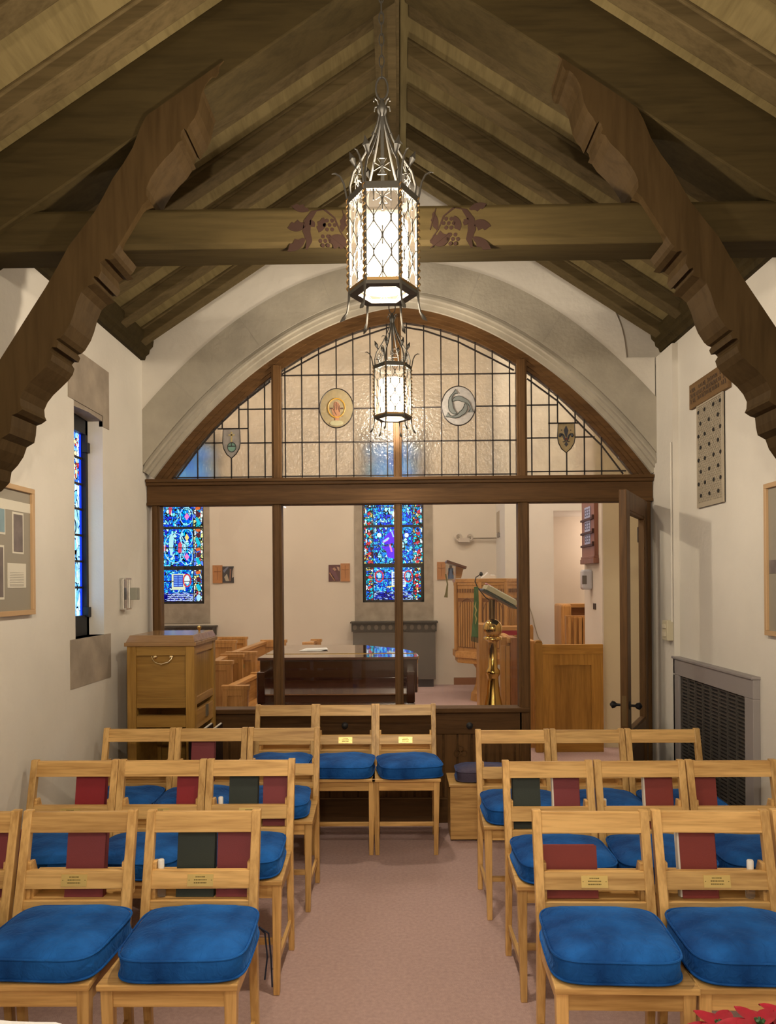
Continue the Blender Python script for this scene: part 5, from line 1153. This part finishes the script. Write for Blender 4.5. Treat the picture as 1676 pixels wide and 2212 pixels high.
# ---- pulpit
YQ = 10.3
t = thing('carved_pulpit', 'orange oak pulpit with fluted carved panels on a stem', 'pulpit', (at(1050, 1400, YQ).x, YQ, 0))
za, zb = at(1000, 1262, YQ).z + .0, at(1000, 1412, YQ).z
zT = at(1040, 1250, YQ).z
PT = [(at(984, 1300, YQ + .05).x, YQ + .35), (at(986, 1300, YQ).x, YQ), (at(1033, 1300, YQ - .12).x, YQ - .30), (at(1088, 1300, YQ - .12).x, YQ - .30), (at(1118, 1300, YQ).x, YQ - .06), (at(1124, 1300, YQ).x, YQ + .35)]
def sc_(P, s, c): return [(c[0] + (x - c[0]) * s, c[1] + (y - c[1]) * s) for x, y in P]
cc = (sum(x for x, y in PT) / 6, sum(y for x, y in PT) / 6)
MB().prism([(x, y, zb) for x, y in PT], (0, 0, zT - zb - .04)).build('pulpit_body', PZ, t)
MB().prism([(x, y, zT - .05) for x, y in sc_(PT, 1.04, cc)], (0, 0, .05)).prism([(x, y, zT - .09) for x, y in sc_(PT, 1.02, cc)], (0, 0, .04)).build('cap_moulding', PXm, t, bevel=.006)
MB().prism([(x, y, zb - .05) for x, y in sc_(PT, 1.05, cc)], (0, 0, .09)).prism([(x, y, zb - .12) for x, y in sc_(PT, .98, cc)], (0, 0, .07)).build('base_moulding', PXm, t, bevel=.006)
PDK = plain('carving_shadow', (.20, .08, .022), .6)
fl = MB(); cv = MB(); po = MB(); PBK = MB()
for i in range(1, 5):
    a_, b_ = Vector((*PT[i], 0)), Vector((*PT[i + 1], 0)) if i < 5 else None; e = (b_ - a_); w_ = e.length; e.normalize(); n_ = Vector((e.y, -e.x, 0))
    if n_.y > 0: n_ = -n_
    po.obox(a_ + n_ * .01 + Vector((0, 0, (zb + zT) / 2)), e * .022, n_ * .02, Vector((0, 0, (zT - zb) / 2 - .05)))
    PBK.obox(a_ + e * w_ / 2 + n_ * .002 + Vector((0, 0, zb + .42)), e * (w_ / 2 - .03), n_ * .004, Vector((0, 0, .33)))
    nn_ = max(3, int(w_ / .05))
    for j in range(nn_):
        u = .04 + (w_ - .08) * (j + .5) / nn_; fl.obox(a_ + e * u + n_ * .008 + Vector((0, 0, zb + .40)), e * .013, n_ * .008, Vector((0, 0, .30)))
    for j in range(9):
        u = w_ * (j + .5) / 9; c_ = a_ + e * u + n_ * .008 + Vector((0, 0, zT - .16)); cv.obox(c_, e * .012, n_ * .005, Vector((0, 0, .025)))
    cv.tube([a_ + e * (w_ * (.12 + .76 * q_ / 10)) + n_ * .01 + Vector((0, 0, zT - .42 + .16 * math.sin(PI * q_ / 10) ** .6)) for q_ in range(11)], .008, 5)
PBK.build('panel_recess', PDK, t); fl.build('fluting', PZ, t); cv.build('gothic_carving', PDK, t); po.build('corner_post', PZ, t, bevel=.004)  # dark backing puts the shade between the flutes into the colour
q = MB().lathe([(.17, 0), (.16, .10), (.13, .14), (.10, .22), (.09, .30), (.09, zb - .2), (.14, zb - .12)], (at(1040, 1470, YQ).x + .02, YQ, 0), 8); q.build('stem', PZ, t)
p = at(985, 1232, 10.35); t = thing('book_desk', 'dark brown slanted book desk on the edge of the pulpit', 'book desk', (p.x, 10.35, p.z))
MB().bar(at(963, 1213, 10.35), at(1005, 1227, 10.35), .035, .36).build('desk_top', plain('dark_red_wood', (.09, .03, .015), .35), t, bevel=.004); MB().prism([at(985, 1222, 10.3), at(1001, 1228, 10.3), at(996, 1249, 10.3), at(984, 1249, 10.3)], (0, .1, 0)).build('desk_bracket', PXm, t)
q = MB().strip([at(961, 1240, 10.3), at(965, 1262, 10.3), at(962, 1280, 10.3), at(959, 1290, 10.3)], [at(964, 1240, 10.3), at(968, 1262, 10.3), at(967, 1280, 10.3), at(967, 1291, 10.3)], (0, .01, 0)); tag(q.build('hanging_tassel', plain('olive_cloth', (.16, .14, .05), .8)), 'narrow olive tassel hanging from the pulpit desk', 'tassel')
q = MB().prism([at(1040, 1249, 10.2), at(1048, 1243, 10.2), at(1054, 1237, 10.2), at(1060, 1243, 10.2), at(1070, 1243, 10.2), at(1070, 1249, 10.2)], (0, .12, .01)); tag(q.build('paper_tissue', plain('white_tissue', (.75, .72, .68), .8)), 'crumpled white tissue lying on the pulpit cap', 'tissue')
# ---- choir stall (screen of panels) and red cushion
YK = 8.2; t = thing('choir_stall', 'orange oak choir stall with upright panels right of the brass lectern', 'choir stall', (at(1080, 1400, YK).x, YK, 0))
def bx_(mb, x0, x1, y0, y1, Y, d): a_, b_ = at(x0, y1, Y), at(x1, y0, Y); return mb.box(a_.x, b_.x, Y, Y + d, max(0, a_.z), b_.z)
q = MB(); bx_(q, 1037, 1058, 1348, 1640, 8.2, .3); q.build('end_post', PZ, t, bevel=.01)
q = MB(); bx_(q, 1083, 1108, 1376, 1640, 7.4, .08); q.build('front_panel', PZ, t, bevel=.004)
q = MB(); a_, b_ = at(1082, 1372, 8.1), at(1104, 1384, 7.35); q.bar(a_, b_, .07, .05, (0, 0, 1)); q.build('top_rail', PYm, t, bevel=.004)
q = MB(); 
for (x0, x1) in ((1084, 1091), (1094, 1101)): bx_(q, x0, x1, 1395, 1600, 7.38, .02)
q.build('panel_strip', PZ, t)
q = MB(); bx_(q, 1106, 1118, 1378, 1640, 7.3, .35); q.build('end_panel', wood('dark_pew_oak', (.20, .08, .03), (.30, .12, .05), 'Z', .4), t)
q = MB(); bx_(q, 1084, 1135, 1354, 1362, 9.0, .3); q.build('back_rail', PXm, t)
q = MB(); bx_(q, 1084, 1135, 1362, 1372, 9.0, .25); tag(q.build('red_cushion', plain('crimson_cloth', (.35, .01, .03), .8)), 'strip of crimson cushion on the choir stall', 'cushion')
q = MB(); p = at(1148, 1380, 7.9); q.prism([at(1143, 1388, 7.9), at(1143, 1356, 7.9), at(1146, 1350, 7.9), at(1150, 1350, 7.9), at(1152, 1356, 7.9), at(1152, 1388, 7.9), (p.x + .02, 7.9, .0), (p.x - .02, 7.9, 0)], (0, .06, 0)); tag(q.build('stall_finial', PZ), 'rounded top of an oak stall post seen beside the door jamb', 'post')
# ---- brass lectern
YLc = 6.8; c0_ = at(1064, 1358, YLc); t = thing('brass_lectern', 'polished brass lectern with a globe on a slender column', 'lectern', (c0_.x, YLc, 0)); lx = c0_.x
def Zl(y): return at(1064, y, YLc).z
r_ = lambda px: px / F * YLc
BR = plain('polished_brass', (.62, .40, .12), .13, 1.0)
MB().lathe([(.20, 0), (.20, .03), (.17, .05), (.15, .12), (r_(22), Zl(1530)), (r_(15), Zl(1500)), (r_(12), Zl(1470)), (r_(12), Zl(1462)), (r_(15), Zl(1456)), (r_(15), Zl(1448)), (r_(10), Zl(1442)), (r_(10), Zl(1388)), (r_(12), Zl(1384)), (r_(20), Zl(1381)), (r_(20), Zl(1377)), (r_(17), Zl(1374))], (lx, YLc, 0), 24).build('column', BR, t, smooth=True)
gr = r_(21); MB().lathe([(max(.002, gr * math.sin(PI * i / 14)), c0_.z - gr * math.cos(PI * i / 14)) for i in range(15)], (lx, YLc, 0), 24).build('globe', BR, t, smooth=True)
MB().tube([(lx - .005, YLc, c0_.z + gr), (lx - .005, YLc, Zl(1296))], .028, 10).build('neck', plain('dark_brass', (.14, .08, .03), .3, .8), t, smooth=True)
u_ = (at(1112, 1310, YLc) - at(1040, 1270, YLc)).normalized(); v_ = Vector((0, 1, 0)); n_ = u_.cross(v_).normalized(); n_ = n_ if n_.z > 0 else -n_
cen = (at(1112, 1310, YLc) + at(1040, 1272, YLc)) / 2
MB().obox(cen - n_ * .01, u_ * r_(41), v_ * .2, n_ * .008).build('desk_plate', plain('lectern_black', (.025, .03, .02), .4, .3), t)
t2 = thing('large_bible', 'thick open bible resting on the slanted desk of the brass lectern', 'book', cen)
MB().obox(cen + n_ * .025, u_ * r_(36), v_ * .17, n_ * .022).build('page_block', plain('aged_pages', (.50, .44, .28), .7), t2, bevel=.004); MB().obox(cen + n_ * .050, u_ * r_(30) , v_ * .15, n_ * .003).build('top_pages', plain('white_page', (.8, .78, .74), .7), t2); MB().obox(cen + n_ * .056 - u_ * r_(30), u_ * .035, v_ * .06, n_ * .004).build('bookmark_pink', plain('pink_paper', (.7, .35, .42), .7), t2)
q = MB().tube([at(1058, 1297, YLc), at(1048, 1290, YLc), at(1040, 1280, YLc), at(1031, 1268, YLc), at(1026, 1256, YLc), at(1028, 1247, YLc), at(1036, 1242, YLc)], .005, 6)
mc = thing('gooseneck_microphone', 'thin black gooseneck microphone on the brass lectern', 'microphone', at(1058, 1297, YLc)); q.build('gooseneck', BLK, mc, smooth=True); MB().lathe([(.004, -.02), (.015, -.01), (.017, 0), (.012, .015), (.002, .02)], at(1039, 1240, YLc), 12).build('mic_head', BLK, mc, smooth=True)
gl_ = plain('green_silk', (.07, .16, .05), .55, var=.15, scale=12); bn = thing('green_banner', 'green fringed ribbon with gold embroidery hanging from the lectern', 'banner', at(1026, 1270, YLc - .1))
q = MB().strip([at(1024, 1268, YLc - .1), at(1023.5, 1300, YLc - .1), at(1021, 1345, YLc - .1), at(1018, 1375, YLc - .1)], [at(1033, 1267, YLc - .1), at(1034, 1300, YLc - .08), at(1033, 1345, YLc - .09), at(1033, 1378, YLc - .1)], (0, .008, 0)); q.build('ribbon', gl_, bn)
q = MB(); 
for i in range(8): q.bar(at(1018 + i * 2, 1375, YLc - .1), at(1018 + i * 2, 1385 + i * .5, YLc - .1), .005, .006)
q.build('fringe', plain('dark_green_fringe', (.02, .05, .02), .8), bn)
q = MB().tube([at(1028, 1300, YLc - .105), at(1026, 1310, YLc - .105), at(1029, 1318, YLc - .105), at(1026, 1328, YLc - .105), at(1029, 1336, YLc - .105), at(1027, 1348, YLc - .105)], [.002, .006, .007, .004, .007, .002], 5); q.build('embroidery', plain('gold_thread', (.55, .50, .18), .5), bn)
# ---- panelled pew front behind the door, hymn board, dispenser
YF = 7.1; x0, x1 = at(1158, 1400, YF).x, at(1303, 1400, YF).x; zt_ = at(1230, 1390, YF).z
t = thing('panelled_pew_front', 'brown oak panelled pew front seen through the open doorway', 'pew front', (x0, YF, 0)); YO1, YO2 = (.27, .125, .016), (.42, .21, .035)
FX = wood('front_oak_x', YO1, YO2, 'X', .4); FZ = wood('front_oak_z', YO1, YO2, 'Z', .4)
MB().box(x0 + .05, x1, YF, YF + .05, zt_ - .10, zt_ - .01).build('rail', FX, t, bevel=.004)
MB().box(x0 + .05, x1, YF + .005, YF + .045, 0, .12).build('rail', FX, t, bevel=.004)
MB().box(x0 + .05, x0 + .17, YF + .005, YF + .045, .1, zt_ - .1).box(x1 - .11, x1, YF + .005, YF + .045, .1, zt_ - .1).box(x0 + .17, x1 - .11, YF + .005, YF + .045, zt_ - .20, zt_ - .1).build('stile', FZ, t)
MB().box(x0 + .17, x1 - .11, YF + .02, YF + .035, .1, zt_ - .2).build('panel', FZ, t)
q = MB().box(x0 - .01, x0 + .055, YF - .012, YF + .06, 0, zt_ + .01); q.prism([(x0 + .0225 + .033 * math.cos(PI * i / 8), YF - .012, zt_ + .01 + .022 * math.sin(PI * i / 8)) for i in range(9)], (0, .072, 0)); q.build('end_post', FZ, t, bevel=.004)
q = MB(); bx_(q, 1143, 1157, 1385, 1640, 7.3, .5); q.box(0, 0, 0, 0, 0, 0) if 0 else None; q.build('side_return', PZ, t)
wxs = WX - .012
def on2(x, y): return onx(x, y, wxs)
a_, b_ = on2(1265, 1150), on2(1290, 1150)
hb = thing('hymn_board', 'wooden hymn board with three rows of number cards on the wall end', 'hymn board', (wxs, 7.6, 1.78)); ya_, yb_ = b_.y, min(7.97, a_.y)
ya_ = 7.42; HBM = wood('hymn_wood', (.22, .09, .055), (.32, .14, .09), 'Z', .35)
zB = onx(1272, 1208, wxs).z
MB().box(wxs - .04, wxs, ya_, yb_, zB, 2.6).build('board', HBM, hb, bevel=.003); MB().box(wxs - .055, wxs, ya_ - .02, yb_ + .02, zB - .05, zB).box(wxs - .05, wxs, ya_ - .01, yb_ + .01, zB, zB + .025).build('base_moulding', HBM, hb, bevel=.004)
WCD = plain('card_white_blue', (.55, .60, .85), .4); CDK = plain('card_ink', (.03, .03, .08), .5); q = MB(); c2 = MB(); sl = MB()
for y in (1108, 1137, 1164):
    z = onx(1276, y, wxs).z; ym = (ya_ + yb_) / 2; q.box(wxs - .046, wxs - .04, ym - .11, ym + .11, z - .055, z + .055); sl.box(wxs - .058, wxs - .04, ya_ + .02, yb_ - .01, z - .082, z - .062); sl.box(wxs - .058, wxs - .04, ya_ + .01, ya_ + .03, z - .082, z - .04)
    for k_ in (-1, 0, 1):
        for dz in (-.03, 0, .03): c2.box(wxs - .048, wxs - .045, ym + k_ * .07 - .018, ym + k_ * .07 + .018, z + dz - .005, z + dz + .005)
        c2.box(wxs - .048, wxs - .045, ym + k_ * .07 + .012, ym + k_ * .07 + .02, z - .03, z + .03)
q.build('number_card', WCD, hb); c2.build('card_figure', CDK, hb); sl.build('card_ledge', plain('ledge_dark', (.07, .025, .015), .5), hb)
pd = onx(1277, 1252, wxs); ds = thing('wall_dispenser', 'clear and grey soap dispenser under the hymn board', 'dispenser', (wxs, pd.y, pd.z))
MB().box(wxs - .10, wxs, pd.y - .06, pd.y + .06, pd.z - .10, pd.z + .10).build('housing', plain('grey_clear_plastic', (.6, .6, .64), .12), ds, bevel=.02); MB().box(wxs - .104, wxs - .06, pd.y - .061, pd.y - .055, pd.z - .045, pd.z + .04).build('window_strip', plain('dispenser_dark', (.16, .14, .12), .4), ds)
ps = onx(1285, 1310, wxs); tag(MB().box(wxs - .008, wxs, ps.y - .045, ps.y + .045, ps.z - .03, ps.z + .03).build('switch_plate', plain('bronze_plate', (.08, .06, .045), .5, .4)), 'small dark switch plate below the dispenser', 'switch')
# organ stall in the recess
t = thing('carved_stall', 'carved orange oak stall in the recess behind the wall end', 'choir stall', (at(1240, 1350, 10.2).x, 10.2, 0))
q = MB(); bx_(q, 1216, 1235, 1305, 1700, 10.2, .5); q.build('stall_end', PZ, t, bevel=.03); q = MB(); bx_(q, 1228, 1290, 1304, 1313, 10.4, .3); q.build('top_rail', PXm, t, bevel=.006); q = MB(); bx_(q, 1232, 1290, 1313, 1332, 10.5, .1); q.build('back_panel', wood('dark_pew_oak_x', (.22, .09, .03), (.32, .14, .05), 'X', .4), t)
q = MB(); bx_(q, 1226, 1290, 1330, 1700, 9.9, .1); q.build('front_panel', PZ, t); q = MB()
for x in (1230, 1242, 1253, 1262): bx_(q, x, x + 3.5, 1334, 1700, 9.86, .05)
q.build('panel_mullion', PZ, t)
tag(MB().tube([at(1143, 1310, 10.85), at(1150, 1330, 10.85), at(1155, 1352, 10.85), at(1162, 1375, 10.85), at(1172, 1392, 10.85)], .008, 5).build('loose_cable', plain('pale_cable', (.5, .45, .36), .6)), 'thin pale cable hanging down the white pier', 'cable')
# ================================================================ LIGHT
def plight(name, loc, power, col, r=.03):
    l = bpy.data.lights.new(name, 'POINT'); l.energy = power; l.color = col; l.shadow_soft_size = r; o = bpy.data.objects.new(name, l); C.objects.link(o); o.location = loc; return o
WARM = (1, .88, .72)
for i, (x, y, lb) in enumerate(LP): plight('lantern_light', (x, y, ZL + .11 + (.055 if i == 1 else 0)), [70, 34, 115, 95][i] * KL, WARM, .045)
for (x, y) in ((-2.6, 8.2), (.4, 8.0), (2.9, 6.4), (3.0, 9.4), (0.9, 9.2), (-2.8, 9.6), (-.6, 6.4)):
    plight('church_light', (x, y, 5.8), 175 * KL2, (1, .90, .78), .15)
plight('recess_light', (3.3, 11.35, 2.3), 22 * KL2 * 2, (1, .80, .66), .1)  # unseen fill light added to brighten the recess
def alight(name, loc, rot, sx, sy, power, col):
    l = bpy.data.lights.new(name, 'AREA'); l.shape = 'RECTANGLE'; l.size = sx; l.size_y = sy; l.energy = power; l.color = col; o = bpy.data.objects.new(name, l); C.objects.link(o); o.location = loc; o.rotation_euler = rot; return o
alight('window_daylight', (XL + .03, -.5, 2.8), (0, rad(-90), 0), .25, .8, 16, (.62, .78, 1))  # cool fill light added by the left wall; no window stands there
w_ = bpy.data.worlds.new('world'); S.world = w_; w_.use_nodes = True; w_.node_tree.nodes['Background'].inputs[0].default_value = (.5, .6, .9, 1); w_.node_tree.nodes['Background'].inputs[1].default_value = .3
